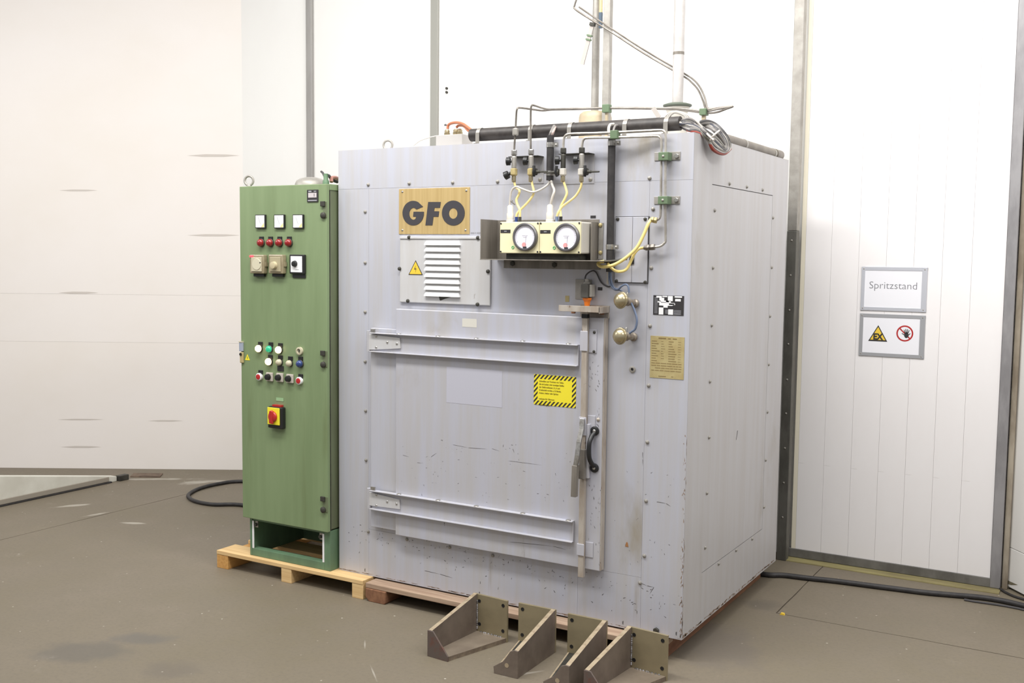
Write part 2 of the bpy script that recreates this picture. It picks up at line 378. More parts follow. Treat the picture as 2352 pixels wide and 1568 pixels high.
# ================================================================== THE HALL
# floor: concrete slabs with open joints
floor = root('floor')
MB().box(-11, 5, -9, 4, -.25, -.004).build('subfloor', M_JOINT, floor)
def ragged(poly, j=.0022):
    out = []
    for k in range(len(poly)):
        a, b = Vector((*poly[k], 0)), Vector((*poly[(k+1) % len(poly)], 0)); n = max(2, int((b-a).length/.16))
        dn = Vector((-(b-a).y, (b-a).x, 0)).normalized()
        for i in range(n): p = a.lerp(b, i/n)+(dn*random.uniform(-j, j) if i else dn*0); out.append((p.x, p.y))
    return out
def slab(poly): return MB().extr([(x, y, -.06) for x, y in ragged(poly)], (0, 0, .06)).build('concrete_slab', M_FLOOR, floor)
g = .003
slab([(-11, -9), (-4.27-g, -9), (-4.27-g, 4), (-11, 4)])
slab([(-4.27+g, -9), (5, -9), (5, .862-g), (.172-g, .862-g), (.172-g, 4), (-4.27+g, 4)])
slab([(.172+g, .862+g), (5, .862+g), (5, 4), (.172+g, 4)])

# back wall: tall white sandwich panels, steel trims over the seams
YW = 1.95
wall = root('wall_back', (0, YW, 0))
for x0, x1 in ((-4.56, -3.817), (-3.813, -2.673), (-2.669, -.102), (-.098, 1.16)):
    MB().box(x0, x1, YW, YW+.1, 0, 5.2).build('wall_panel', M_WALL, wall)
MB().cyl((F(1027, 203, YW).x, YW, F(1027, 203, YW).z), (F(1027, 203, YW).x, YW-.012, F(1027, 203, YW).z), .008).build('screw_hole', M_DARKST, wall)
MB().cyl((F(1027, 212, YW).x, YW, F(1027, 212, YW).z), (F(1027, 212, YW).x, YW-.012, F(1027, 212, YW).z), .008).build('screw_hole', M_DARKST, wall)
struct(MB().box(-3.842, -3.786, YW-.03, YW-.001, 0, 5.2).build('trim_1', M_SEAMT, bevel=.004))
struct(MB().box(-2.703, -2.640, YW-.02, YW-.001, 0, 5.2).build('trim_2', M_SEAMT2, bevel=.004))

# left wall: set at an angle, wide horizontal panels
wl = root('wall_left', (-4.55, 1.93, 0))
d = Vector((-.857, -.515, 0)); nrm = Vector((.515, -.857, 0)); p0 = Vector((-4.53, 1.952, 0))
zs = [0.0]
for py in (787, 677): zs.append(F(300, py, 1.45).z)
zs.append(5.2); zs = sorted(zs)
for a, b in zip(zs[:-1], zs[1:]):
    q0 = p0-nrm*.08; q1 = p0+d*4.2-nrm*.08
    MB().extr([(q0.x, q0.y, a+.0004), (q1.x, q1.y, a+.0004), (q1.x, q1.y, b-.0004), (q0.x, q0.y, b-.0004)], nrm*.08).build('wall_panel', M_WALLL, wl)
q0 = p0-nrm*.1; q1 = p0+d*4.2-nrm*.1
MB().extr([(q0.x, q0.y, 0), (q1.x, q1.y, 0), (q1.x, q1.y, 5.2), (q0.x, q0.y, 5.2)], nrm*.018).build('backing_sheet', M_WALLL, wl)

sm = MB()  # grey smeared dashes laid flat on the wall panels
for px, py, L_, h_ in ((180, 672, 46, 5), (490, 357, 60, 6), (490, 540, 60, 5), (180, 437, 44, 4), (185, 963, 52, 3), (186, 1026, 46, 4), (380, 966, 40, 3)):
    def wp(x_, y_):
        d_ = ray(x_, y_); t_ = (p0+nrm*.0012-CAM).dot(nrm)/d_.dot(nrm); return CAM+d_*t_
    sm.add([wp(px-L_, py), wp(px-L_*.3, py-h_*.5), wp(px+L_*.5, py-h_*.4), wp(px+L_, py), wp(px+L_*.4, py+h_*.5), wp(px-L_*.4, py+h_*.5)], [(0, 1, 2, 3, 4, 5)])
o = sm.build('smear_marks', mat('grey_smear', (198, 190, 183), .6), wl); o['kind'] = 'stuff'

# low sloping kerb in front of the left wall, with rail and rubber seal along its foot
kx = -5.05
kerb = thing('wall_kerb', 'low white sloping kerb with grey foot rail on floor before cream wall', 'kerb', (kx, .4, 0))
def kz(y): return .212-(y-.132)*(.212-.036)/(1.107-.132)
MB().extr([(kx-.07, -1.2, .0), (kx-.07, 1.10, .0), (kx-.07, 1.10, kz(1.10)), (kx-.07, -1.2, kz(-1.2))], (.07, 0, 0)).build('kerb_body', M_KERB, kerb, bevel=.004)
MB().box(kx+.0005, kx+.012, -1.2, 1.02, .012, .048).build('foot_rail', M_KERBG, kerb, bevel=.003)
MB().box(kx+.0005, kx+.022, -1.2, 1.04, .0, .011).build('rubber_seal', M_RUBBER, kerb, bevel=.003)
MB().box(kx-.02, kx+.03, 1.104, 1.19, .0, .042).build('end_bracket', M_DARKST, kerb, bevel=.004)
tag(MB().obox((-5.02, 1.36, .004), (.10, .06, 0), (-.04, .05, 0), (0, 0, .004)).build('floor_plate', mat('rusty_plate', (120, 102, 86), .7, .2, (92, 76, 64), (14, 14, 14))),
    'small brown steel plate lying on floor at the end of the low kerb', 'plate')

# steel upright left of the sliding leaf
pst = root('trim_3', (-.07, 1.786, 0))
zsp = F(1815, 530, 1.786).z
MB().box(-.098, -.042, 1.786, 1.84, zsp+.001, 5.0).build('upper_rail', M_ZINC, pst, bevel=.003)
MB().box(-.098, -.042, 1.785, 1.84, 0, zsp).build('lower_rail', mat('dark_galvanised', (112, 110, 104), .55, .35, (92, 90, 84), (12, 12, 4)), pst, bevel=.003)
rv = None
for py in (552, 632, 712, 790, 872, 950, 1030, 1110, 1190):
    p = Vector((-.07, 1.7845, F(1815, py, 1.785).z))
    if rv is None: rv = MB().dome(p, (0, -1, 0), .006, .004, 4, 10).build('rivet', M_ZINC, pst, origin=p)
    else: copy_part(rv, pst, p)

# sliding door leaf: vertical planks in a steel edge
YL = 1.88
leaf = root('door_1', (.5, YL, 0))
def lx(px, py=1290): return F(px, py, YL).x
xl = -.040; xr = 1.045
cuts = [xl, lx(1826, 1270)]+[lx(p, 1285) for p in (1884, 1946, 2008, 2070, 2134, 2200)]+[xr]
for i, (a, b) in enumerate(zip(cuts[:-1], cuts[1:])):
    MB().box(a+.0004, b-.0004, YL, YL+.045, .055, 5.0).build('plank' if i else 'edge_plank', M_LEAF if i else M_CREAMST, leaf, bevel=.0008, seg=1)
MB().box(xl-.015, xr+.03, YL-.006, YL+.05, .006, .058).build('bottom_rail', M_ZINCD, leaf, bevel=.003)
MB().box(xr+.001, xr+.052, YL-.008, YL+.05, .006, 5.0).build('edge_rail', mat('blue_grey_galvanised', (160, 158, 160), .5, .35, (138, 136, 138), (10, 10, 3)), leaf, bevel=.004)
struct(MB().box(xr+.056, xr+.085, YL+.02, YL+.06, 0, 5.0).build('trim_4', mat('beige_seal', (170, 160, 144), .7, 0, (120, 108, 92), (8, 8, 2)), bevel=.004))
struct(MB().box(-.06, 1.10, YL-.09, YL+.06, .0, .005).build('trim_5', M_SILL))
# right wall panel, running out towards the camera
wr = root('wall_right', (1.13, 1.93, 0))
pa = Vector((1.128, 1.93, 0)); dr = Vector((.62, -.785, 0)); nr = Vector((-.785, -.62, 0))
zj = F(2330, 1272, 1.8).z
for a, b in ((.012, zj-.001), (zj+.001, 5.2)):
    q0 = pa; q1 = pa+dr*1.5
    MB().extr([(q0.x, q0.y, a), (q1.x, q1.y, a), (q1.x, q1.y, b), (q0.x, q0.y, b)], -nr*.08).build('wall_panel', M_WALL, wr, bevel=.003)

tm = MB()
for poly in (((2304, 1326), (2318, 1334), (2338, 1343), (2322, 1343), (2310, 1338)), ((2306, 1342), (2318, 1348), (2316, 1356), (2308, 1352)), ((2303, 1295), (2308, 1312), (2311, 1326), (2303, 1328))):
    pp_ = []
    for q in poly:
        d_ = ray(*q); t_ = (pa+nr*.001-CAM).dot(nr)/d_.dot(nr); pp_.append(CAM+d_*t_)
    tm.add(pp_, [tuple(range(len(pp_)))])
tm.build('torn_edge', mat('torn_foam', (126, 118, 96), .9, 0, (84, 78, 64), (30, 30, 30)), wr)

# framed paper signs on the leaf
def sign(name, label, tlp, brp, fm, grp):
    x0, x1, z0, z1 = RC(*tlp, *brp, YL-.002)
    s = thing(name, label, 'sign', ((x0+x1)/2, YL-.002, z0), grp)
    t = (x1-x0)*.068
    MB().box(x0+t*.5, x1-t*.5, YL-.004, YL-.0015, z0+t*.5, z1-t*.5).build('paper_sheet', M_PAPER, s)
    MB().box(x0, x1, YL-.006, YL-.0008, z1-t*.85, z1).build('frame_strip', fm, s, bevel=.001)
    MB().box(x0, x1, YL-.006, YL-.0008, z0, z0+t*.85).build('frame_strip', fm, s, bevel=.001)
    MB().box(x0, x0+t*.8, YL-.0064, YL-.0008, z0, z1).build('frame_strip', fm, s, bevel=.001)
    MB().box(x1-t*1.15, x1, YL-.0064, YL-.0008, z0, z1).build('frame_strip', fm, s, bevel=.001)
    sc = None
    for p in ((x0+t*.5, z0+t*.5), (x1-t*.6, z0+t*.5), (x0+t*.5, z1-t*.5), (x1-t*.6, z1-t*.5)):
        q = (p[0], YL-.0064, p[1])
        if sc is None: sc = MB().dome(q, (0, -1, 0), .004, .002, 3, 8).build('screw', M_ZINC, s, origin=q)
        else: copy_part(sc, s, q)
    return s, x0, x1, z0, z1, t
GS = 'framed paper signs on the white door leaf'
s1, x0, x1, z0, z1, t = sign('framed_sign', 'upper framed white paper sign lettered Spritzstand on white plank door', (1980, 612), (2127, 717), M_SIGNGREY, GS)
a = F(1998, 662, YL); b_ = F(2106, 662, YL)
text_mb('Spritzstand', .040, (a.x+b_.x)/2, YL-.0046, a.z, 'CENTER', -.0006, 1.02).build('lettering', M_PRINTG, s1)
s2, x0, x1, z0, z1, t = sign('framed_sign', 'lower framed paper sign with yellow EX triangle and red hand prohibition symbol', (1976, 719), (2122, 824), M_SIGNGREY2, GS)
yy = YL-.0045
def tri(mb, cx, cz, w, h, y): mb.add([(cx-w/2, y, cz-h/2), (cx+w/2, y, cz-h/2), (cx, y, cz+h/2)], [(0, 1, 2)])
c = F(2017, 765, YL); tw = F(2039, 765, YL).x-F(1995, 765, YL).x; th = tw*.88
m = MB(); tri(m, c.x, c.z, tw, th, yy); m.slot(1); tri(m, c.x, c.z-.001, tw*.80, th*.80, yy-.0004); m.slot(0)
text_mb('EX', th*.36, c.x, yy-.0008, c.z-th*.38, 'CENTER', .0022, .9, mb=m)
m.build('explosion_triangle', [M_PRINT, M_YEL2], s2)
c = F(2078.5, 765.5, YL); R = (F(2098, 765, YL).x-F(2059, 765, YL).x)/2
m = MB(); n = 40
vs = [(c.x+r*math.cos(2*PI*i/n), yy, c.z+r*math.sin(2*PI*i/n)) for r in (R, R*.82) for i in range(n)]
m.add(vs, [(i, (i+1) % n, n+(i+1) % n, n+i) for i in range(n)])
dd = R*.9*.7071; e = R*.055
m.add([(c.x-dd-e, yy-.0002, c.z+dd-e), (c.x-dd+e, yy-.0002, c.z+dd+e), (c.x+dd+e, yy-.0002, c.z-dd+e), (c.x+dd-e, yy-.0002, c.z-dd-e)], [(0, 1, 2, 3)])
m.slot(1); hx, hz = c.x+R*.20, c.z-R*.12
m.add([(hx+R*.26*math.cos(2*PI*i/16), yy-.0006, hz-R*.08+R*.36*math.sin(2*PI*i/16)) for i in range(16)], [tuple(range(16))])
for ang, ln, off in ((108, .44, -.17), (95, .54, -.05), (84, .52, .07), (72, .42, .18), (148, .36, -.24), (48, .30, .25)):
    ca, sa = math.cos(math.radians(ang)), math.sin(math.radians(ang)); bx, bz = hx+R*off, hz+R*(.16 if abs(off) < .23 else -.06); w = R*.05
    m.add([(bx-w*sa, yy-.0006, bz+w*ca), (bx+w*sa, yy-.0006, bz-w*ca), (bx+w*sa*.8+ca*ln*R, yy-.0006, bz-w*ca*.8+sa*ln*R), (bx-w*sa*.8+ca*ln*R, yy-.0006, bz+w*ca*.8+sa*ln*R)], [(0, 1, 2, 3)])
m.build('hand_prohibition_symbol', [M_RED, M_PRINT], s2)

# ================================================================== PALLETS
pal = thing('wooden_pallet', 'pale new pine pallet under the green control cabinet', 'pallet', (-2.22, .3, 0), 'wooden pallets under the machine')
for i, (y0, y1) in enumerate(((-.085, .06), (.16, .30), (.40, .54), (.62, .76))):
    MB().box(-2.745, -1.702, y0, y1, .078, .0995).build('deck_board', M_WOODL, pal, bevel=.002)
for x0, x1, m_ in ((-2.745, -2.66, M_WOODO), (-2.262, -2.19, M_WOODL), (-1.774, -1.702, M_WOODL)):
    MB().box(x0, x1, -.083, .76, 0, .0775).build('stringer', m_, pal, bevel=.002)
pal2 = thing('wooden_pallet', 'weathered reddish brown pallet under the large grey oven', 'pallet', (-.88, .65, 0), 'wooden pallets under the machine')
for y0, y1 in ((-.080, .06), (.20, .34), (.48, .62), (.76, .90), (1.04, 1.18), (1.26, 1.40)):
    MB().box(-1.688, -.062, y0, y1, .066, .092).build('deck_board', M_WOODG, pal2, bevel=.003)
for x0, x1 in ((-1.683, -1.555), (-1.12, -1.0), (-.22, -.095)):
    for y0, y1 in ((-.088, .055), (.56, .70), (1.24, 1.38)):
        w = .022
        MB().extr([(x0+w, y0, 0), (x1-.006, y0, 0), (x1, y0, .01), (x1, y0, .0655), (x0, y0, .0655), (x0, y0, w)], (0, y1-y0, 0)).build('block', M_WOODR, pal2, bevel=.003)
MB().box(-.095+.001, -.072, .0, 1.39, .0, .062).build('side_board', M_WOODR, pal2, bevel=.002)
for y in (.02, .65, 1.3):
    MB().box(-1.6, -.10, y, y+.05, .0925, .0995).build('packing_strip', M_WOODG, pal2)

# ================================================================== GREEN CONTROL CABINET
YC = -.08
x0c, x1c, ztop, zbot = -2.545, -1.943, 2.126, .322
cab = thing('control_cabinet', 'tall green electrical control cabinet with meters and lit buttons on pale pallet', 'cabinet', ((x0c+x1c)/2, .15, .1))
MB().box(x0c+.004, x1c, YC+.027, .40, zbot, ztop-.004).build('body', M_GREEND, cab, bevel=.004)
MB().box(x0c, x1c+.004, YC+.026, .405, ztop-.03, ztop+.001).build('top_rim', M_GREEN, cab, bevel=.002)
xdr = F(751, 800, YC).x
dr_ = MB().box(x0c, xdr, YC, YC+.0235, zbot-.006, ztop).build('door', M_GREEN, cab, bevel=.003)
MB().box(xdr+.002, x1c-.001, YC+.0235, YC+.0265, zbot, ztop-.03).build('hinge_gap_strip', M_DARKST, cab)  # dark strip standing for the gap between door and body
for py1, py2 in ((468, 494.6), (810.6, 837), (1145, 1170)):
    p, q = F(744, py1, YC), F(744, py2, YC)
    MB().box(p.x-.004, xdr+.006, YC-.0025, YC-.0003, q.z-.012, p.z+.012).build('hinge_plate', M_GREEND, cab, bevel=.001)
    MB().box(p.x-.016, p.x+.012, YC-.012, YC-.0028, p.z-.013, p.z+.013).build('hinge_block', M_DARKST, cab, bevel=.002)
    MB().lathe((q.x, YC-.0028, q.z), (0, -1, 0), [(.016, 0), (.016, .008), (.010, .012)], 14).build('hinge_knuckle', M_DARKST, cab)
# plinth: open frame below
YP = -.052
pl = root('plinth'); del pl['kind']; pl.parent = cab; pl.location = Vector((0, 0, 0)); 
xa, xb, zp = -2.520, x1c-.002, zbot-.0065
WORLD[pl.name] = Vector(WORLD[cab.name])
MB().box(xa, xa+.018, YP, .39, .1, zp).build('side_panel', M_GREENP, pl, bevel=.002)
MB().box(xb-.040, xb, YP, .39, .1, zp).build('side_panel', M_GREENP, pl, bevel=.002)
MB().box(xa+.0185, xb-.0405, YP, YP+.045, .1, .142).build('front_beam', M_GREENP, pl, bevel=.002)
MB().box(xa+.0185, xb-.0405, YP+.004, YP+.03, zp-.018, zp).build('head_beam', M_GREENP, pl, bevel=.002)
MB().box(xa+.0185, xb-.0405, .365, .39, .1, zp).build('rear_panel', M_GREENP, pl)
for x in (xa+.0186, xb-.0525):
    MB().box(x, x+.0115, YP-.0008, YP+.003, .1425, zp-.019).build('edge_strip', M_WHITE, pl)
for x in (xa+.034, xb-.078):
    MB().box(x, x+.022, YP+.006, YP+.010, zp-.055, zp-.02).build('fixing_tab', M_STEEL, pl)
    MB().hexa((x+.008, YP+.006, zp-.04), (x+.008, YP-.004, zp-.04), .010).build('bolt', M_DARKST, pl)
# fittings on the cabinet door
def cpt(px, py): return F(px, py, YC)
for px in (601, 644.5, 687.5):
    p = cpt(px, 508.5); w = .036
    mt = MB().box(p.x-w, p.x+w, YC-.012, YC-.0004, p.z-w, p.z+w).build('panel_meter', M_BLACK, cab, bevel=.002)
    MB().box(p.x-w*.86, p.x+w*.86, YC-.0132, YC-.0122, p.z-w*.88, p.z+w*.88).build('meter_face', M_WHITE, mt)
    m = MB(); m.obox((p.x-.004, YC-.0136, p.z+.004), (-.008, 0, .018), (.0007, 0, .0003), (0, .0002, 0)); m.build('needle', M_GREY, mt)
    MB().add([(p.x+w*.82, YC-.0136, p.z-w*.84), (p.x+w*.82, YC-.0136, p.z-w*.2), (p.x+w*.2, YC-.0136, p.z-w*.84)], [(0, 1, 2)]).build('corner_mark', mat('meter_yellow', (226, 214, 150), .5), mt)
def tagplate(px, py, w=.015, h=.010):
    p = cpt(px, py); return MB().box(p.x-w, p.x+w, YC-.006, YC-.0004, p.z-h, p.z+h).build('tag_holder', M_BLACK, cab, bevel=.001)
def lamp(name, px, py, m_, r=.019, h=.018, ring=M_DARKST):
    p = cpt(px, py)
    o = MB().lathe((p.x, YC-.0004, p.z), (0, -1, 0), [(r*1.12, 0), (r*1.12, .006), (r, .008)], 20).build(name, ring, cab)
    MB().lathe((p.x, YC-.0085, p.z), (0, -1, 0), [(r, 0), (r, h*.4), (r*.8, h*.8), (r*.45, h), (1e-6, h*1.05)], 20).build('lens', m_, o); return o
for px in (601.5, 622.5, 643.5, 665.5): tagplate(px, 547.5); lamp('red_pilot_lamp', px, 557.5, M_REDL, .020)
for px, py in ((597, 800), (643, 803), (620, 830)): tagplate(px+2, py-11); lamp('lit_pilot_lamp', px, py, M_LIT, .019)
tagplate(623, 790); lamp('green_pilot_lamp', 621, 801, M_TEAL, .018)
for px, py in ((644, 831.5), (667, 834)): tagplate(px+1, py-11.5); lamp('cream_pilot_lamp', px, py, M_BEIGE2, .017)
tagplate(691.5, 823); lamp('blue_push_button', 691, 835, M_BLUE, .019)
p = cpt(690, 805.6); kl = MB().lathe((p.x, YC-.0004, p.z), (0, -1, 0), [(.021, 0), (.021, .012), (.013, .014), (.012, .009)], 20).build('key_lock', M_BEIGE2, cab)
MB().box(p.x-.002, p.x+.003, YC-.0125, YC-.0095, p.z-.007, p.z+.007).build('key_slot', M_BLACK, kl)
for px, py in ((598, 864.5), (690, 873.6)):
    tagplate(px+1.5, py-10.5); p = cpt(px, py)
    o = MB().lathe((p.x, YC-.0004, p.z), (0, -1, 0), [(.020, 0), (.020, .014), (.016, .016)], 20).build('push_button', M_WHITE, cab)
    MB().lathe((p.x, YC-.0162, p.z), (0, -1, 0), [(.0145, 0), (.0145, .003), (.010, .004)], 18).build('button_cap', M_RED, o)
for px, py in ((621, 865), (644.5, 866.5), (667.7, 869)):
    p = cpt(px, py); w = .0235
    o = MB().box(p.x-w, p.x+w, YC-.010, YC-.0004, p.z-w, p.z+w).build('selector_switch', mat('selector_plate', (190, 182, 172), .4), cab, bevel=.003)
    MB().lathe((p.x-.004, YC-.0102, p.z), (0, -1, 0), [(.017, 0), (.015, .016), (.012, .017)], 16).build('knob', M_BLACK, o)
p = cpt(645, 846); MB().box(p.x-.022, p.x+.022, YC-.004, YC-.0004, p.z-.014, p.z+.014).build('label_plate', M_PRINT, cab, bevel=.001)
# timers with yellowed covers
for k, (xa_, xb_) in enumerate(((579, 616), (621, 660))):
    a_, b2 = cpt(xa_, 584), cpt(xb_, 629)
    cx, cz = (a_.x+b2.x)/2+.004, (a_.z+b2.z)/2; w = .050
    o = MB().box(cx-w, cx+w, YC-.030, YC-.0004, cz-w, cz+w).build('timer_unit', M_BEIGE, cab, bevel=.005)
    MB().box(cx-w*.74, cx+w*.76, YC-.034, YC-.0302, cz-w*.78, cz+w*.74).build('timer_face', M_BEIGE2 if k == 0 else mat('tan_face', (168, 158, 130), .4), o, bevel=.003)
    MB().box(cx-w*.75, cx+w*.75, YC-.016, YC-.0004, cz-w-.016, cz-w-.0006).build('terminal_strip', M_BLACK, o, bevel=.001)
    if k == 0:
        MB().lathe((cx+.004, YC-.0342, cz), (0, -1, 0), [(.031, 0), (.030, .002)], 28).build('timer_scale', mat('cream_scale', (202, 196, 172), .4), o)
        MB().box(cx-w*.96, cx-w*.45, YC-.0345, YC-.0302, cz+w*.72, cz+w*.94).build('glow_lamp', M_LED, o, bevel=.001)
        MB().cyl((cx+.030, YC-.034, cz+.008), (cx+.030, YC-.037, cz+.008), .004).build('screw', M_DARKST, o)
    else:
        MB().lathe((cx-.003, YC-.0342, cz-.006), (0, -1, 0), [(.020, 0), (.018, .016), (.014, .017)], 20).build('knob', mat('tan_knob', (190, 178, 146), .4), o)
    MB().box(cx+w*.985, cx+w+.006, YC-.022, YC-.004, cz-.012, cz+.012).build('cover_hinge', M_BEIGE, o)
p = cpt(686, 606.5); w = .052
o = MB().box(p.x-w, p.x+w, YC-.014, YC-.0004, p.z-w*.96, p.z+w*.96).build('setpoint_controller', M_BLACK, cab, bevel=.003)
MB().box(p.x-w*.80, p.x+w*.70, YC-.0154, YC-.0142, p.z-w*.80, p.z+w*.80).build('controller_face', M_WHITE, o)
MB().lathe((p.x-.012, YC-.0156, p.z+.002), (0, -1, 0), [(.017, 0), (.014, .012), (.010, .013)], 18).build('knob', M_BLACK, o)
MB().box(p.x-.008, p.x+.014, YC-.0158, YC-.0155, p.z-.030, p.z-.027).build('scale_mark', M_GREY, o)
p = cpt(688, 634); MB().box(p.x-.044, p.x+.044, YC-.005, YC-.0004, p.z-.009, p.z+.009).build('label_plate', M_BLACK, cab, bevel=.001)
p = cpt(719, 450)
o = MB().box(p.x-.037, p.x+.037, YC-.005, YC-.0004, p.z-.030, p.z+.032).build('rating_plate', M_PRINT, cab, bevel=.001)
MB().box(p.x-.028, p.x+.028, YC-.0056, YC-.0052, p.z-.008, p.z+.016).build('plate_field', mat('plate_grey', (196, 188, 190), .4), o)
MB().box(p.x-.026, p.x-.006, YC-.0056, YC-.0052, p.z+.020, p.z+.027).build('plate_field', M_GREY, o)
MB().box(p.x+.010, p.x+.026, YC-.0056, YC-.0052, p.z+.021, p.z+.026).build('plate_field', M_GREY, o)
MB().box(p.x-.030, p.x+.030, YC-.0056, YC-.0052, p.z-.026, p.z-.020).build('plate_field', M_GREY, o)
MB().box(p.x+.011, p.x+.014, YC-.0060, YC-.0057, p.z-.003, p.z+.012).build('plate_mark', M_PRINT, o)
# main switch
a_, b2 = cpt(623.5, 931), cpt(655, 984)
ms = MB().box(a_.x, b2.x+.006, YC-.030, YC-.0004, b2.z, a_.z).build('main_switch', M_BLACK, cab, bevel=.006)
zc = a_.z-.052
MB().box(a_.x+.002, a_.x+.088, YC-.0345, YC-.0304, a_.z-.096, a_.z-.004).build('yellow_plate', M_YEL, ms, bevel=.004)
k = MB(); cx = a_.x+.044
k.lathe((cx, YC-.0348, zc), (0, -1, 0), [(.030, 0), (.028, .010), (.020, .014)], 24)
k.prism([(cx-.013, zc-.034), (cx+.010, zc-.038), (cx+.013, zc+.030), (cx, zc+.036), (cx-.012, zc+.030)], YC-.054, YC-.040)
k.build('rotary_handle', M_RED, ms, bevel=.003)
MB().box(a_.x+.026, a_.x+.086, YC-.022, YC-.0004, a_.z+.0006, a_.z+.010).build('lock_tab', M_RED, ms)
p = cpt(643, 917); MB().box(p.x-.026, p.x+.026, YC-.0016, YC-.0004, p.z-.009, p.z+.009).build('sticker', mat('pale_green_sticker', (150, 184, 140), .25), cab)
# lock handle and small triangle at the left edge
p, q = cpt(556.5, 786), cpt(556.5, 806)
o = MB().box(x0c-.004, p.x+.012, YC-.012, YC-.0004, q.z, p.z).build('lock_handle', mat('lock_blue_grey', (170, 178, 196), .4, .3), cab, bevel=.002)
MB().box(x0c-.004, p.x+.012, YC-.014, YC-.0004, p.z+.0005, p.z+.006).build('lock_cap', M_BEIGE2, o)
p, q = cpt(557, 808), cpt(557, 833)
o = MB().box(x0c-.002, p.x+.013, YC-.010, YC-.0004, q.z, p.z).build('lock_escutcheon', M_BRASSD, cab, bevel=.004)
MB().cyl((p.x-.003, YC-.0102, p.z-.012), (p.x-.003, YC-.014, p.z-.012), .008).build('key_hole', M_BLACK, o)
p = cpt(568.5, 821); m = MB(); m.prism([(p.x-.018, p.z-.014), (p.x+.018, p.z-.014), (p.x, p.z+.019)], YC-.0012, YC-.0004)
o = m.build('warning_triangle', M_YEL, cab)
MB().prism([(p.x-.002, p.z-.004), (p.x+.001, p.z-.009), (p.x+.002, p.z+.004), (p.x-.001, p.z+.008)], YC-.0016, YC-.00125).build('flash_symbol', M_PRINT, o)
# on the cabinet roof
p = F(572, 427, -.045); c = Vector((p.x, -.045, ztop+.033))
eb = MB().torus(c, (.30, -1, 0), .025, .0065).lathe((c.x, c.y, ztop+.001), (0, 0, 1), [(.013, 0), (.013, .006), (.008, .012)], 14).build('eye_bolt', M_ZINC, cab)
p = F(714.5, 418, .16)
MB().lathe((p.x, .16, ztop+.0012), (0, 0, 1), [(.092, 0), (.092, .005)], 32).build('cap_base', M_BLACK, cab)
MB().lathe((p.x, .16, ztop+.0064), (0, 0, 1), [(.088, 0), (.086, .016), (.078, .032), (.058, .044), (.03, .051), (1e-6, .053)], 32).build('roof_cap', M_ZINC, cab)
p = F(748.5, 416, .02)
MB().lathe((p.x, .02, ztop+.001), (0, 0, 1), [(.017, 0), (.017, .02), (.012, .03), (.012, .06)], 14).build('cable_gland', M_GREENP, cab)
MB().tube([(p.x, .02, ztop+.03), F(742, 398, .03), F(738, 394, .04)], .006).build('loose_cable', M_DWIRE, cab)
MB().tube([(p.x+.01, .03, ztop+.05), F(756, 404, .05), F(763, 413, .08), F(775, 418, .12)], .008).build('loose_cable', M_DWIRE, cab)
MB().tube([(p.x+.012, .05, ztop+.02), F(762, 409, .06), F(770, 408, .09), F(778, 411, .14)], .010).build('loose_cable', mat('pink_cable', (176, 128, 116), .4), cab)

# ================================================================== THE OVEN
BW, BD, B0, B1 = 1.927, 1.4236, .1, 2.3
oven = thing('industrial_oven', 'large silver grey industrial oven with front door, gauges and pipework on top', 'oven', (-BW/2, BD/2, B0))
t = .0035; gp = .0004
MB().box(-BW+t, -t, t, BD, B0+.002, B1-.002).build('body', M_CORE, oven)
xL = F(847, 800).x; xR = F(1482, 900).x; zT = F(900, 431.5).z; zB = F(847, 1213).z
zB2 = F(1470, 1327).z; zB = (zB+zB2)/2
x15 = F(1327, 1330).x
clad = lambda x0, x1, z0, z1: MB().box(x0+gp, x1-gp, 0, t-.0003, z0+gp, z1-gp).build('cladding_panel', M_BODY, oven)
clad(-BW, 0, zT, B1); clad(-BW, xL, B0, zT); clad(xR, 0, B0, zT); clad(xL, xR, zB, zT)
clad(xL, x15, B0, zB); clad(x15, xR, B0, zB)
# right side sheet with three slots (one mesh, the slots cut through)
ya, yb = S(1645, 427).y, S(1774, 449).y; yb2 = S(1751, 1214).y; yb = (yb+yb2)/2; zt, zb_ = S(1774, 449).z, S(1751, 1214).z
yc = S(1612, 1318).y
ys = [t, min(ya, yc), yb-.002, yb+.002, BD]; zz = [B0, zb_-.0018, zb_+.0018, zt-.0018, zt+.0018, B1]
sd = MB()
for i in range(4):
    for j in range(5):
        if (j in (1, 3) and i in (1, 2)) or (i == 2 and j == 2): continue
        sd.box(-t+.0003, 0, ys[i], ys[i+1], zz[j], zz[j+1])
sd.build('side_sheet', M_SIDE, oven)
MB().box(-BW, -BW+t-.0003, t, BD, B0, B1).build('side_sheet', M_SIDE, oven)
MB().box(-BW, 0, t, BD, B1-.0018, B1).build('roof_sheet', M_SIDE, oven)
# screws on front and side
scr = None
def screw(p, n=(0, -1, 0), r=.0075):
    global scr
    p = Vector(p)
    return MB().lathe(p, n, [(r*1.25, 0), (r*1.25, .0015), (r, .002), (r*.9, .006), (r*.4, .008), (1e-6, .0085)], 10).build('screw', M_ZINC, oven, origin=p)
fs = screw(F(839, 486))
for q in ((839, 603), (839, 716), (839, 830), (840, 943), (841, 1056), (846, 424), (846, 1220), (940, 421), (1040, 419), (1143, 417), (1492, 409),
          (935, 1238), (1033, 1256), (1132, 1275), (1500, 480), (1496, 615), (1493, 748), (1490, 885), (1487, 1015), (1484, 1150), (1480, 1276), (1470, 1338)):
    copy_part(fs, oven, F(*q))
ss = screw(S(1641, 483), (1, 0, 0))
for q in ((1637, 615), (1634, 747), (1630, 876), (1628, 1004), (1623, 1132), (1619, 1257), (1775, 500), (1772, 614), (1768, 726), (1765, 837), (1762, 946),
          (1758, 1056), (1754, 1164), (1675, 422), (1715, 429), (1751, 436), (1650, 1294), (1690, 1263), (1727, 1237)):
    copy_part(ss, oven, S(*q))
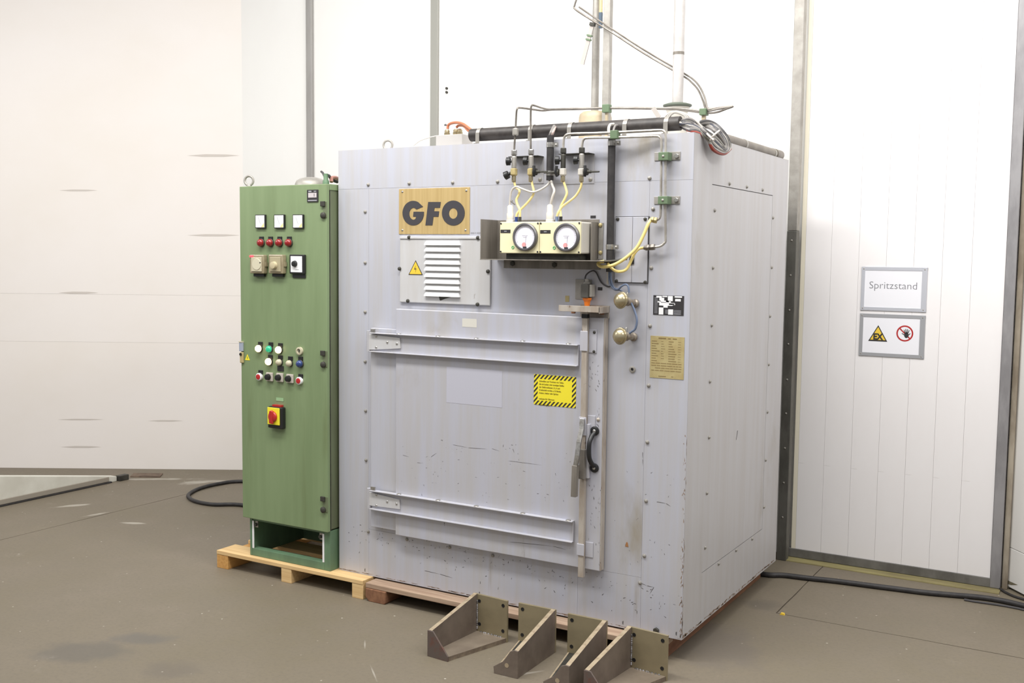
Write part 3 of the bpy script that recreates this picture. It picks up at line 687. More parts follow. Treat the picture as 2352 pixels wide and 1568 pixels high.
p = F(1508, 1447); MB().hexa((p.x, -.0002, p.z), (p.x, -.012, p.z), .014).build('hex_bolt', M_DARKST, oven)
# brass name plate
x0, x1, z0, z1 = RC(916.5, 434, 1078.5, 537.5, -.002)
npz = MB().box(x0, x1, -.003, -.0004, z0, z1).build('name_plate', M_BRASS, oven, bevel=.0008)
def cp(x, y): p = F(840+x/5.227, 420+y/5.227, -.003); return (p.x, p.z)
def arc(cx, cy, rx, ry, a0, a1, n): return [(cx+rx*math.cos(math.radians(a0+(a1-a0)*i/n)), cy-ry*math.sin(math.radians(a0+(a1-a0)*i/n))) for i in range(n+1)]
Gp = [(690, 285)]+arc(572, 362, 129, 148, 62, 352, 30)+[(700, 345), (575, 345), (570, 405), (608, 405)]+arc(574, 370, 49, 71, 300, 70, 16)+[(612, 318)]
m = MB(); m.prism([cp(*q) for q in Gp], -.0045, -.0031)
m.prism([cp(*q) for q in ((752, 228), (902, 228), (893, 298), (828, 298), (822, 340), (883, 340), (875, 405), (815, 405), (802, 508), (718, 508))], -.0045, -.0031)
n = 36; oo = [cp(*q) for q in arc(1053, 361, 137, 150, 0, 360, n)[:-1]]; ii = [cp(*q) for q in arc(1052, 366, 51, 64, 0, 360, n)[:-1]]
m.add([(p[0], -.0045, p[1]) for p in oo+ii]+[(p[0], -.0031, p[1]) for p in oo+ii],
      [(i, (i+1) % n, n+(i+1) % n, n+i) for i in range(n)]+[(i, 2*n+i, 2*n+(i+1) % n, (i+1) % n) for i in range(n)]+[(n+i, n+(i+1) % n, 3*n+(i+1) % n, 3*n+i) for i in range(n)])
m.build('lettering', M_LETTER, npz)
for q in ((440, 106), (1208, 92), (440, 567), (1198, 567)):
    c = cp(*q); MB().dome((c[0], -.0031, c[1]), (0, -1, 0), .006, .003, 4, 10).build('rivet', M_STEEL, npz)
# louvred cover
x0, x1, z0, z1 = RC(918, 543, 1125, 702, -.012)
lv = MB().box(x0, x1, -.012, -.0004, z0, z1).build('louvre_cover', M_LOUV, oven, bevel=.004)
MB().box(x0+.002, x1-.002, -.0165, -.0122, z1-.012, z1-.001).build('top_fold', M_LOUV, lv, bevel=.002)
xa_, xb_ = F(977, 610, -.012).x, F(1058, 610, -.012).x
lsrc = None
for i in range(9):
    zt_ = F(1018, 552.5+14.75*i, -.012).z; h = .022
    if lsrc is None:
        mb = MB(); n = 6; pr = [(-.0122-.013*math.sin(PI/2*k/n), zt_-h*(k/n)**1.3) for k in range(n+1)]
        for e in ((xa_, xb_),):
            ring = [(e[0]+(.008 if k == 0 else .008*(1-k/n)), y, z) for k, (y, z) in enumerate(pr)]+[(e[1]-(.008 if k == 0 else .008*(1-k/n)), y, z) for k, (y, z) in enumerate(pr)]
            k1 = n+1; faces = [(k, k+1, k1+k+1, k1+k) for k in range(n)]
            base = [(xa_, -.0122, zt_-h), (xb_, -.0122, zt_-h)]
            mb.add(ring+base, faces+[(n, 2*k1, 2*k1+1, k1+n), tuple(list(range(n+1))[::-1]+[2*k1]), tuple([2*k1+1]+[k1+k for k in range(n, -1, -1)])], False)
        lsrc = mb.build('louvre', mat('louvre_white', (236, 236, 236), .35), lv, origin=(xa_, -.0122, zt_))
    else: copy_part(lsrc, lv, (xa_, -.0122, zt_))
m = MB(); pts = [F(*q, -.0122) for q in ((1008, 680), (1040, 681), (1022, 686), (1012, 690), (1010, 689))]
m.prism([(p.x, p.z) for p in pts], -.0128, -.0123); m.build('torn_patch', M_DARKST, lv)
for q in ((940, 545), (1098, 546), (918, 617), (1121, 623), (937, 691), (1097, 699)):
    p = F(*q, -.0125); MB().lathe(p, (0, -1, 0), [(.010, 0), (.009, .005), (.004, .008)], 12).build('screw', M_DARKST, lv)
p = F(938.5, 630.5, -.0125); q = F(971, 630.5, -.0125); ap = F(953.5, 597.5, -.0125)
tr = MB().prism([(p.x, p.z), (q.x, p.z), ((p.x+q.x)/2, ap.z)], -.0134, -.0124).build('voltage_sign', M_PRINT, oven)
cx, cz = (p.x+q.x)/2, p.z+(ap.z-p.z)*.335; hw, hh = (q.x-p.x)/2*.86, (ap.z-p.z)*.86
MB().prism([(cx-hw, cz-hh*.335), (cx+hw, cz-hh*.335), (cx, cz+hh*.665)], -.0139, -.0135).build('yellow_field', M_YEL2, tr)
s_ = hh
MB().prism([(cx+.02*s_, cz+.38*s_), (cx-.13*s_, cz+.02*s_), (cx+.02*s_, cz+.06*s_), (cx-.02*s_, cz-.24*s_), (cx+.09*s_, cz+.13*s_), (cx-.03*s_, cz+.09*s_)], -.0143, -.014).build('flash_symbol', M_PRINT, tr)

# ---- oven door with strap channels
YD = -.045
dx0, dx1 = F(909, 800, YD).x, F(1384, 900, YD).x; dz0, dz1 = F(909, 1228, YD).z, F(909, 709, YD).z
door = MB().box(dx0, dx1, YD, -.012, dz0, dz1).build('door', M_DOOR, oven, bevel=.003)
MB().box(dx0+.004, dx1-.004, -.0118, -.0004, dz0+.004, dz1-.004).build('door_gasket', M_DARKST, oven)
MB().box(dx1+.0005, dx1+.004, YD+.003, -.006, dz0+.002, dz1-.002).build('edge_bar', M_RAW, door)
def strap(yu0, yu1, yl0, yl1, xr_, hp):
    # outward-facing channel: web on the door, two flanges
    zu = F(1100, (yu0+yu1)/2+(1100-(848+xr_)/2)*(yu1-yu0)/(xr_-848), YD-.028).z
    zl = F(1100, (yl0+yl1)/2+(1100-(848+xr_)/2)*(yl1-yl0)/(xr_-848), YD-.028).z
    xa_, xb_ = F(850, yu0, YD-.02).x, F(xr_, yu1, YD-.02).x
    m = MB().box(xa_, xb_, YD-.004, YD-.0004, zl, zu).box(xa_, xb_, YD-.028, YD-.004, zu-.005, zu).box(xa_, xb_, YD-.028, YD-.004, zl, zl+.005)
    m.box(xb_-.004, xb_, YD-.012, YD-.004, zl+.005, zu-.005)
    s = m.build('strap_channel', M_DOOR, door, bevel=.0015)
    for px in (915, 1005, 1093, 1200, 1305):
        x = F(px, (yu0+yu1)/2, YD-.02).x
        MB().lathe((x, YD-.016, zu), (0, 0, 1), [(.013, 0), (.011, .003), (.004, .005)], 10).build('weld_spot', M_STEEL, door)
    pts = [F(*q, YD-.009) for q in hp]
    h = MB().prism([(p.x, p.z) for p in pts], YD-.012, YD-.0045).build('hinge_plate', M_LOUV, door, bevel=.001)
    xs = min(p.x for p in pts); zc = sum(p.z for p in pts)/len(pts)
    MB().cyl((xs-.004, YD-.004, zc-.05), (xs-.004, YD-.004, zc+.055), .011).build('hinge_barrel', M_BODY, oven)
    for fx, fz in ((.25, .3), (.25, -.28), (.6, .02), (.9, -.02)):
        w = max(p.x for p in pts)-xs; MB().dome((xs+w*fx, YD-.0122, zc+.06*fz*1.6), (0, -1, 0), .007, .004, 4, 10).build('rivet', M_STEEL, door)
    MB().box(xa_+.002, xa_+.030, YD-.020, YD-.012, zu+.0006, zu+.018).build('hinge_clip', M_STEEL, door, bevel=.001)
strap(762, 793, 807, 843, 1327, ((847, 766), (919, 776), (920, 800), (847, 803)))
strap(1122, 1201, 1167, 1250, 1315, ((848, 1129), (918, 1147), (919, 1169), (848, 1160)))
# arm sheet behind the straps, left of the door
MB().box(F(847, 800, YD).x+.004, dx0-.001, YD+.012, -.006, F(880, 1215, YD).z, F(880, 755, YD).z).build('hinge_leaf', M_BODY, oven, bevel=.002)
# clean patches where papers were
for (a1, b1, c1, d1), nm in (((1026, 842, 1153, 936), 'clean_patch'), ((1062, 731, 1095, 752), 'label_remnant')):
    x0, x1, z0, z1 = RC(a1, b1, c1, d1, YD)
    MB().box(x0, x1, YD-.0007, YD-.0003, z0, z1).build(nm, mat('clean_paint', (198, 198, 210), .4, .2) if nm[0] == 'c' else mat('old_paper', (206, 203, 194), .6), door)
# warning sign with hazard border
x0, x1, z0, z1 = RC(1227, 858.5, 1322.5, 937, YD)
ws = MB().box(x0, x1, YD-.0012, YD-.0004, z0, z1).build('warning_sign', M_YEL, oven)
ws['label'] = 'yellow warning notice with black striped border'
m = MB(); w_ = x1-x0; h_ = z1-z0; ib = .020; step = .0205
def clip(poly, f):
    out = []
    for i in range(len(poly)):
        A, B = poly[i], poly[(i+1) % len(poly)]; fa, fb = f(A), f(B)
        if fa >= 0: out.append(A)
        if fa*fb < 0: t_ = fa/(fa-fb); out.append((A[0]+(B[0]-A[0])*t_, A[1]+(B[1]-A[1])*t_))
    return out
for rx0, rx1, rz0, rz1 in ((x0, x1, z1-ib, z1), (x0, x1, z0, z0+ib), (x0, x0+ib, z0+ib, z1-ib), (x1-ib, x1, z0+ib, z1-ib)):
    k = -40
    while k < 60:
        off = x0+k*step
        P_ = [(off, z0-.05), (off+.0095, z0-.05), (off+.0095+(h_+.1)*.9, z1+.05), (off+(h_+.1)*.9, z1+.05)]
        for f in (lambda q: q[0]-rx0, lambda q: rx1-q[0], lambda q: q[1]-rz0, lambda q: rz1-q[1]):
            if len(P_) > 2: P_ = clip(P_, f)
        if len(P_) > 2: m.add([(q[0], YD-.0016, q[1]) for q in P_], [tuple(range(len(P_)))])
        k += 1
m.build('hazard_stripes', M_PRINT, ws)
m = MB(); lines = ['Schweißen und Trocknen von Teilen,', 'die mit Lacken oder sonstigen Stoffen', 'der Gefahrenklassen I, II, A und', 'B behandelt wurden, z. B. Benzin,', 'Aceton, Aether oder Spiritus', '', 'verboten für Ofenraum', '', 'Explosionsgefahr']
for i, s_ in enumerate(lines):
    if s_: text_mb(s_, .0072, x0+ib+.008, YD-.0016, z1-ib-.014-i*.0136, 'LEFT', .0003, .82, mb=m)
m.build('lettering', M_PRINTY, ws)
# latch bar with guides, lever and pull handle
YB = YD-.022
bt, bb = F(1345, 716, YB), F(1331, 1325, YB); bt.x = (bt.x+bb.x)/2
bar = MB().box(bt.x-.013, bt.x+.013, YB, YB+.020, bb.z, bt.z).build('latch_bar', M_RAW, door, bevel=.001)
for p0_, p1_ in ((760, 806), (958, 1000), (1250, 1277)):
    a_, b2 = F(1344, p0_, YB), F(1344, p1_, YB)
    MB().box(bt.x-.019, bt.x+.018, YB-.005, YB-.0006, b2.z, a_.z).build('bar_guide', M_DOOR, door, bevel=.002)
    MB().box(bt.x-.018, bt.x-.0135, YB-.0006, YD-.0004, b2.z, a_.z).build('guide_wall', M_DOOR, door)
    MB().box(bt.x+.0135, bt.x+.052, YD-.004, YD-.0006, b2.z-.008, a_.z+.008).build('guide_foot', M_DOOR, door, bevel=.003)
for q in ((1349, 762), (1349, 806)):
    p = F(q[0], q[1], YD); MB().dome((bt.x+.04, YD-.0042, p.z), (0, -1, 0), .007, .005, 4, 10).build('guide_bolt', M_DARKST, door)
MB().box(bt.x-.014, bt.x+.014, YB-.003, YB+.020, bt.z-.028, bt.z-.010).build('bar_sleeve', M_BLACK, door)
# lever: curved blade then square grip
def lp(px, py, Y): return F(px, py, Y)
pts = [lp(1337, 962, YB-.010), lp(1336, 985, YB-.022), lp(1330, 1015, YB-.042), lp(1326, 1045, YB-.050), lp(1322, 1070, YB-.050)]
m = MB()
for A, B in zip(pts[:-1], pts[1:]):
    dv = (B-A)/2; n1 = Vector((1, 0, 0)); n2 = dv.cross(n1).normalized()
    m.obox((A+B)/2, dv*1.06, n1*.011, n2*.0045)
m.build('lever_blade', M_STEEL, door, bevel=.001)
a_, b2 = lp(1322, 1068, YB-.045), lp(1319, 1140, YB-.045)
MB().obox((a_+b2)/2, (a_-b2)/2, (.013, 0, 0), (0, .012, 0)).build('lever_grip', M_STAIN, door, bevel=.002)
c = F(1338, 1055, YB-.008); MB().box(c.x-.012, c.x+.016, YB-.022, YB-.0006, F(1338, 1098, YB).z, F(1338, 1030, YB).z).build('lever_bracket', M_STAIN, door, bevel=.002)
c = F(1347, 1040, YD-.02); MB().box(c.x-.004, c.x+.012, YD-.020, YD-.0006, F(1347, 1096, YD).z, F(1347, 972, YD).z).build('lever_plate', M_DOOR, door, bevel=.002)
# black pull handle
pa_, pb_ = F(1367, 989, YD), F(1366, 1074, YD)
ph = MB()
for p in (pa_, pb_): ph.lathe((p.x, YD-.0006, p.z), (0, -1, 0), [(.021, 0), (.021, .006), (.014, .010)], 18)
ph.tube([(pa_.x, YD-.006, pa_.z-.008), (pa_.x-.006, YD-.022, pa_.z-.024), (pa_.x-.008, YD-.040, pa_.z-.050), (pa_.x-.008, YD-.044, (pa_.z+pb_.z)/2), (pb_.x-.008, YD-.040, pb_.z+.050), (pb_.x-.006, YD-.022, pb_.z+.024), (pb_.x, YD-.006, pb_.z+.008)], .0105, 12)
ph.build('pull_handle', M_BLACK, door)
for p in (pa_, pb_): MB().dome((p.x, YD-.0108, p.z), (0, -1, 0), .008, .004, 4, 12).build('handle_screw', M_STEEL, door)
p = F(1374, 963, YD); MB().dome((p.x, YD-.0006, p.z), (0, -1, 0), .009, .006, 4, 10).build('door_bolt', M_RAW, door)
# catch shelf above the door
a_, b2 = F(1284, 708, -.10), F(1376, 709, -.10); zc1, zc0 = F(1330, 702, -.10).z, F(1330, 716, -.10).z
m = MB().box(a_.x, b2.x, -.104, -.100, zc0, zc1)
m.add([(b2.x, -.104, zc0), (b2.x+.004, -.104, zc0), (b2.x+.004, -.104, zc1), (b2.x, -.104, zc1)], [(0, 1, 2, 3)])
m.box(b2.x, b2.x+.005, -.104, -.004, zc0-.004, zc1-.002).box(a_.x+.06, b2.x, -.100, -.008, zc0+.010, zc0+.014).box(a_.x+.06, b2.x+.005, -.008, -.0004, zc0-.03, zc1)
m.build('catch_bracket', M_RAW, oven, bevel=.001)
for px in (1318, 1384):
    p = F(px, 719, -.03); MB().hexa((p.x, -.035, zc0-.012), (p.x, -.035, zc0+.009), .010).build('catch_bolt', M_WOODR, oven)
# limit switch
a_, b2 = F(1334, 652, -.06), F(1350, 684, -.06)
ls = MB().box(a_.x, b2.x, -.062, -.006, b2.z, a_.z).build('limit_switch', mat('switch_body', (92, 90, 85), .45), oven, bevel=.004)
MB().box(b2.x+.0006, b2.x+.012, -.050, -.010, b2.z+.004, a_.z-.002).build('switch_cover', mat('switch_grey', (176, 172, 164), .4), ls, bevel=.003)
MB().lathe(((a_.x+b2.x)/2, -.035, a_.z+.0006), (0, 0, 1), [(.016, 0), (.016, .008), (.010, .010), (.010, .022)], 12, False).build('gland', M_ZINC, ls)
MB().lathe(((a_.x+b2.x)/2+.003, -.035, b2.z-.0006), (0, 0, -1), [(.021, 0), (.021, .008), (.015, .016), (.012, .036)], 8, False).build('actuator_head', M_ORANGE, ls)
x0, x1, z0, z1 = RC(1322, 641, 1358, 688, -.004); MB().box(x0, x1, -.0055, -.0004, z0, z1).build('switch_base', M_ZINC, oven, bevel=.001)
# ---- gauge units on their tray
YG = -.145
gx0, gx1 = F(1148, 545, YG).x, F(1333, 545, YG).x; gz0, gz1 = F(1240, 582, YG).z, F(1240, 509, YG).z; gm = (gx0+gx1)/2
tray = MB().box(F(1158, 600).x, F(1380, 600).x, -.004, -.0004, F(1250, 617).z, 1.757)
tray.box(-.966, -.435, -.004, -.0004, 1.757, F(1104, 503, -.15).z)
tray.box(-.966, -.345, -.152, -.004, 1.752, 1.756).box(-.966, -.962, -.150, -.004, 1.756, F(1104, 503, -.15).z).box(-.446, -.440, -.062, -.004, 1.757, 1.925)
tray = tray.build('gauge_tray', M_STAIN, oven, bevel=.0006)
MB().box(-.439, F(1386, 550).x, -.004, -.0004, 1.762, 1.922).build('mounting_flange', M_ZINC, tray)
for q in ((1379, 517), (1379, 580)): p = F(*q, -.004); MB().dome((p.x, -.0042, p.z), (0, -1, 0), .010, .006, 4, 10).build('tray_screw', M_BRASSD, tray)
for q in ((1178, 605), (1274, 608)): p = F(*q, -.004); MB().hexa((p.x, -.0042, p.z), (p.x, -.012, p.z), .012).build('tray_bolt', M_DARKST, tray)
MB().box(gx0+.02, gx1-.02, -.12, -.04, 1.7565, gz0-.0006).build('spacer_block', M_DARKST, tray)  # added support; its dark colour stands in for shade under the boxes
for i, (xa_, xb_, cpx) in enumerate(((gx0, gm-.001, 1208), (gm+.001, gx1, 1303))):
    gb = MB().box(xa_, xb_, YG+.012, -.028, gz0+.001, gz1-.001).build('gauge_unit', M_BOXGREY, oven, bevel=.006)
    MB().box(xa_, xb_, YG, YG+.0116, gz0, gz1).build('front_plate', M_CREAM, gb, bevel=.003)
    c = F(cpx, 544+i, YG); R = .0625
    MB().lathe((c.x, YG-.0004, c.z), (0, -1, 0), [(R, 0), (R, .012), (R*.93, .016), (R*.84, .016), (R*.82, .008)], 40).build('bezel', mat('bezel_grey', (112, 110, 112), .35, .5), gb)
    MB().lathe((c.x, YG-.0006, c.z), (0, -1, 0), [(R*.83, 0), (R*.83, .009)], 40).build('dial', M_DIAL, gb)
    m = MB()
    for k in range(25):
        an = math.radians(-30+240*k/24); rr = R*.72; L_ = .003 if k % 4 else .006
        e_ = Vector((math.cos(an), 0, math.sin(an))); pz = Vector((c.x, YG-.0100, c.z))+e_*rr; tv = Vector((-e_.z, 0, e_.x))
        m.obox(pz, e_*L_*.5, tv*.0004, Vector((0, .0001, 0)))
    m.build('scale_marks', M_GREY, gb)
    m = MB()
    for w0, dz in ((.014, .004), (.009, -.003)): m.box(c.x-w0, c.x+w0, YG-.0100, YG-.0098, c.z+dz, c.z+dz+.003)
    m.build('dial_print', mat('pale_print', (196, 194, 202), .5), gb)
    MB().lathe((c.x-.004, YG-.0097, c.z-.035), (0, -1, 0), [(.011, 0), (.011, .0004)], 20).build('red_mark', M_PINK, gb)
    MB().obox((c.x+.004, YG-.0105, c.z-.022), (.002, 0, .026), (.0005, 0, 0), (0, .0002, 0)).build('needle', M_GREY, gb)
    MB().box(c.x-.009, c.x+.009, YG-.012, YG-.0085, c.z-.050, c.z-.043).build('needle_stop', M_PRINT, gb)
    q = F(cpx-45 if i == 0 else cpx-48, 531+i*1, YG); w = .026
    MB().box(xa_+.004, xa_+.056, YG-.0012, YG-.0003, q.z-.0075, q.z+.0075).build('tag_strip', M_PRINT, gb)
    MB().box(xa_+.023, xa_+.037, YG-.0016, YG-.00125, q.z-.0020, q.z+.0020).build('tag_print', M_GREY, gb)
    q = F(cpx-30, 568+i, YG); MB().torus((q.x, YG-.0006, q.z), (0, 1, 0), .0055, .0018, 14, 6).build('green_ring', M_GREENDOT, gb)
    for fx, fz in ((.03, .05), (.97, .05), (.03, .95), (.97, .95)):
        MB().cyl((xa_+(xb_-xa_)*fx, YG-.0003, gz0+(gz1-gz0)*fz), (xa_+(xb_-xa_)*fx, YG-.002, gz0+(gz1-gz0)*fz), .0042, 8).build('plate_screw', M_PRINT, gb)
    # cable gland on top and two hose plugs
    gpx = (1172, 1263)[i]; p = F(gpx, 508, -.10)
    MB().lathe((p.x, -.10, gz1-.0004), (0, 0, 1), [(.019, 0), (.019, .010), (.017, .012), (.017, .040), (.014, .044), (.014, .072), (.009, .078)], 14).build('cable_gland', M_BOXGREY, gb)
    for dpx, m_ in (((1186, M_BLUE if i == 0 else M_BLUEW), (1194, M_DARKST)), ((1279, M_BLUEW), (1288, M_BLACK)))[i]:
        p = F(dpx, 505, -.10); MB().cyl((p.x, -.10, gz1-.0004), (p.x, -.10, gz1+.024), .0075, 10).build('hose_plug', m_, gb)
# white signal cables
def path(pts): return [F(*q) for q in pts]
MB().tube(path(((1263, 412, -.03), (1258, 424, -.05), (1240, 436, -.075), (1222, 441, -.09), (1200, 434, -.10), (1186, 429, -.10), (1176, 436, -.10), (1172, 452, -.10), (1171, 473, -.10))), .0048).build('signal_cable', M_WIRE, oven)
MB().tube(path(((1265, 413, -.03), (1269, 426, -.06), (1273, 438, -.09), (1268, 455, -.10), (1264, 473, -.10))), .0055).build('signal_cable', M_WIRE, oven)
MB().tube(path(((1178, 462, -.095), (1174, 460, -.10), (1176, 464, -.10), (1183, 470, -.09))), .003).build('cable_tie', M_GWIRE, oven)
# yellow hoses from the valves to the gauges
for q in (((1181, 418, -.07), (1185, 430, -.07), (1193, 437, -.075), (1191, 448, -.08), (1186, 459, -.085), (1189, 471, -.09), (1194, 482, -.10), (1194, 500, -.10)),
          ((1220, 411, -.07), (1223, 425, -.07), (1226, 440, -.075), (1222, 452, -.08), (1210, 467, -.085), (1197, 480, -.09), (1188, 490, -.10), (1186, 500, -.10)),
          ((1294, 416, -.07), (1299, 430, -.07), (1302, 443, -.075), (1298, 455, -.08), (1291, 468, -.085), (1287, 480, -.09), (1288, 500, -.10)),
          ((1336, 413, -.07), (1334, 430, -.07), (1322, 450, -.075), (1305, 464, -.085), (1290, 476, -.09), (1282, 488, -.10), (1279, 500, -.10))):
    MB().tube(path(q), .0055).build('gauge_hose', M_YTUBE2, oven)
# ---- valve groups
for (xa_, ya_, xb_, yb_) in ((1183, 362, 1249, 421), (1297, 356, 1365, 421)):
    x0, x1, z0, z1 = RC(xa_, ya_, xb_, yb_)
    vb = MB().box(x0, x1, -.003, -.0004, z0, z1).build('valve_bracket', M_BODY, oven)
    MB().box(x0, x1, -.062, -.003, z1-.003, z1).build('bracket_shelf', M_DARKST, vb)  # dark colour paints in the shade on the shelf's underside
    for fx in (.88,): MB().dome((x0+(x1-x0)*fx, -.0031, z0+.018), (0, -1, 0), .010, .006, 4, 10).build('bracket_bolt', M_ZINC, vb)
YV = -.07
def valve(px, ytop, side, body2, stem):
    p = F(px, ytop, YV); q = F(px, 386, YV); r_ = F(px, 404, YV); e_ = F(px, 418, YV)
    v = MB().hexa((p.x, YV, p.z-.012), (p.x, YV, p.z+.012), .013).build('needle_valve', M_STEEL if side == 'a' else M_DARKST, oven)
    MB().lathe((p.x, YV, q.z), (0, 0, 1), [(.012, 0), (.012, p.z-.02-q.z), (.008, p.z-.0126-q.z)], 8, False).build('valve_body', M_ZINC if side != 'b' else M_DARKST, v)
    kz = (p.z+q.z)/2-.004
    MB().lathe((p.x-.010, YV-.004, kz), (-1, -.35, 0), [(.006, 0), (.006, .006), (.018, .007), (.019, .024), (.012, .027)], 14).build('valve_knob', M_BLACK, v)
    MB().lathe((p.x, YV, r_.z), (0, 0, 1), [(.011, 0), (.0165, .006), (.0165, q.z-r_.z-.004), (.010, q.z-r_.z-.0006)], 8, False).build('valve_lower_body', body2, v)
    MB().hexa((p.x, YV, e_.z), (p.x, YV, r_.z-.0006), .010).build('hose_nut', M_BRASSK, v)
    mz = (q.z+r_.z)/2
    if stem == 'knobl':
        MB().lathe((p.x-.012, YV-.004, mz-.004), (-1, -.2, -.45), [(.008, 0), (.008, .014), (.018, .015), (.019, .034), (.012, .037)], 14).build('valve_knob', M_BLACK, v)
    else:
        sgn = -1 if stem == 'left' else 1
        m = MB().lathe((p.x+.016*sgn, YV-.006, mz), (sgn, -.05, -.02), [(.012, 0), (.016, .004), (.016, .016), (.008, .018), (.007, .034), (.0045, .036), (.0035, .075)], 10)
        m.build('valve_stem', M_DARKST, v)
        MB().tube([(p.x+.022*sgn, YV-.012, mz-.020), (p.x+.027*sgn, YV-.018, mz), (p.x+.024*sgn, YV-.016, mz+.026)], .007, 8).build('valve_lever', M_BLACK, v)
valve(1181, 351, 'a', M_BRASSD, 'knobl'); valve(1220, 349.5, 'a', M_BRASSD, 'right'); valve(1294, 346, 'b', M_BOXGREY, 'left'); valve(1336.5, 345, 'c', M_BOXGREY, 'right')
# steel tubes from the right pair of valves across to the clamps
def tube_part(name, pts, r, m_, n=8, sub=5): return MB().tube(path(pts), r, n, sub).build(name, m_, oven)
tube_part('pressure_tube', ((1294, 345, YV), (1294.5, 325, YV), (1297, 314, YV), (1309, 307.5, YV), (1360, 306, YV), (1407, 304, YV), (1470, 301, -.05), (1515, 299, -.03), (1526, 302, -.03), (1529, 313, -.03), (1529, 350, -.03), (1528, 460, -.03), (1529, 545, -.03), (1526, 558, -.03), (1516, 565, -.03), (1503, 567, -.03)), .0056, M_TUBEL)
tube_part('pressure_tube', ((1336.5, 344, YV), (1337.5, 330, YV), (1341, 320, YV), (1352, 316.5, YV), (1407, 315.5, YV), (1460, 314, -.05), (1505, 312.5, -.03), (1515, 315, -.03), (1519, 326, -.03), (1519, 360, -.03), (1518, 460, -.03), (1517, 492, -.03), (1514, 502, -.03), (1505, 505.5, -.03)), .0056, M_TUBEL)
for px, py in ((1525, 358.5), (1524, 459.5)):
    x0, x1, z0, z1 = RC(px-21, py-8, px+38, py+8.5)
    pc = MB().box(x0, x1, -.004, -.0004, z0, z1).build('clamp_plate', M_ZINC, oven, bevel=.001)
    a_, b2 = F(px-13, py-9, -.05), F(px+9, py+9, -.05)
    MB().box(a_.x, b2.x, -.050, -.0045, b2.z, a_.z).build('tube_clamp', M_CLAMP, pc, bevel=.002)
    p = F(px-2, py, -.05); MB().dome((p.x, -.0502, p.z), (0, -1, 0), .006, .004, 4, 8).build('clamp_screw', M_ZINC, pc)
    p = F(px+30, py, -.004); MB().hexa((p.x, -.0042, p.z), (p.x, -.012, p.z), .010).build('plate_bolt', M_STEEL, pc)
p = F(1413, 309.5, YV); MB().box(p.x-.017, p.x+.017, YV-.018, YV+.018, p.z-.018, p.z+.018).build('tube_clamp', M_CLAMP, oven, bevel=.002)
# fittings and the yellow loop
for (xa_, ya_, xb_, yb_) in ((1509, 506.5, 1494, 503.5), (1504, 567, 1479, 569)):
    A, B = F(xa_, ya_, -.03), F(xb_, yb_, -.035); mid = A.lerp(B, .5)
    m = MB().hexa(A, A.lerp(B, .42), .0145).hexa(A.lerp(B, .48), A.lerp(B, .85), .014).cyl(A.lerp(B, .4), B, .009)
    m.build('hose_fitting', M_BRASSD if xa_ > 1506 else M_TUBE, oven)
tube_part('loop_hose', ((1495, 504, -.035), (1489, 514, -.05), (1478, 540, -.06), (1463, 568, -.07), (1440, 590, -.08), (1415, 606, -.085), (1395, 612, -.085), (1381, 612, -.08), (1374, 607, -.075), (1377, 602, -.065), (1388, 600.5, -.06)), .0075, M_YTUBE, 10)
tube_part('loop_hose', ((1479, 569, -.035), (1468, 571, -.045), (1458, 581, -.055), (1449, 600, -.06), (1440, 617, -.065), (1428, 623, -.07), (1414, 622, -.07), (1403, 614, -.065), (1396, 605, -.06)), .0065, M_YTUBE, 10)
tube_part('hose_joint', ((1388, 600.5, -.06), (1410, 599, -.05), (1440, 594, -.035)), .006, M_DARKST)
# black rubber conduits
for pts, cl in ((((1264.5, 311, -.03), (1264, 360, -.03), (1263, 414, -.03)), (333, 398)), (((1405.5, 317, -.03), (1404, 450, -.03), (1400.5, 624, -.03)), (329, 567))):
    A, B = F(*pts[0]), F(*pts[-1]); x = (A.x+B.x)/2
    cd_ = MB().tube([(A.x, -.03, A.z), (x, -.03, (A.z+B.z)/2), (B.x, -.03, B.z)], .0165, 16, 4).build('conduit', M_RUBBER, oven)
    for py in cl:
        z = F(pts[0][0], py, -.03).z
        MB().lathe((x, -.03, z-.011), (0, 0, 1), [(.0185, 0), (.0185, .022)], 16).box(x+.012, x+.040, -.034, -.026, z-.010, z+.010).build('hose_clip', M_STEEL, cd_)
        MB().dome((x+.030, -.0342, z), (0, -1, 0), .006, .004, 3, 8).build('clip_screw', M_ZINC, cd_)
tube_part('short_cable', ((1263, 313, -.03), (1267, 302, -.03), (1273, 290, 0.02)), .008, M_GWIRE)
tube_part('short_cable', ((1267, 313, -.03), (1271, 302, -.03), (1275, 292, 0.02)), .006, mat('pinkish_cable', (176, 156, 150), .4))
tube_part('short_cable', ((1404, 318, -.03), (1398, 300, -.035), (1401, 287, 0), (1410, 285, .02)), .0065, M_WIRE)
tube_part('short_cable', ((1407, 318, -.03), (1409, 300, -.035), (1413, 289, 0), (1418, 288, .02)), .005, M_GWIRE)
# wires leaving the long conduit
tube_part('thin_hose', ((1402, 622, -.03), (1404, 645, -.03), (1411, 661, -.03), (1420, 664, -.04), (1428, 657, -.05), (1437, 653, -.05), (1443, 658, -.05), (1445, 672, -.05)), .0042, M_BLUEW)
tube_part('thin_hose', ((1399, 622, -.03), (1399, 640, -.03), (1403, 655, -.03), (1412, 665, -.03), (1424, 666, -.03), (1432, 673, -.03)), .0042, M_BLUEW)
tube_part('thin_hose', ((1396, 622, -.03), (1396, 640, -.028), (1395, 652, -.02)), .005, M_WIRE)
tube_part('thin_hose', ((1447, 690, -.04), (1457, 712, -.045), (1463, 735, -.05), (1459, 755, -.05), (1450, 762, -.045), (1442, 768, -.04)), .005, M_BLUEW, 8)
tube_part('switch_wire', ((1343, 646, -.035), (1346, 632, -.03), (1357, 623, -.02), (1368, 624, -.01), (1381, 648, -.008), (1396, 658, -.01), (1405, 656, -.02)), .0035, M_DWIRE)
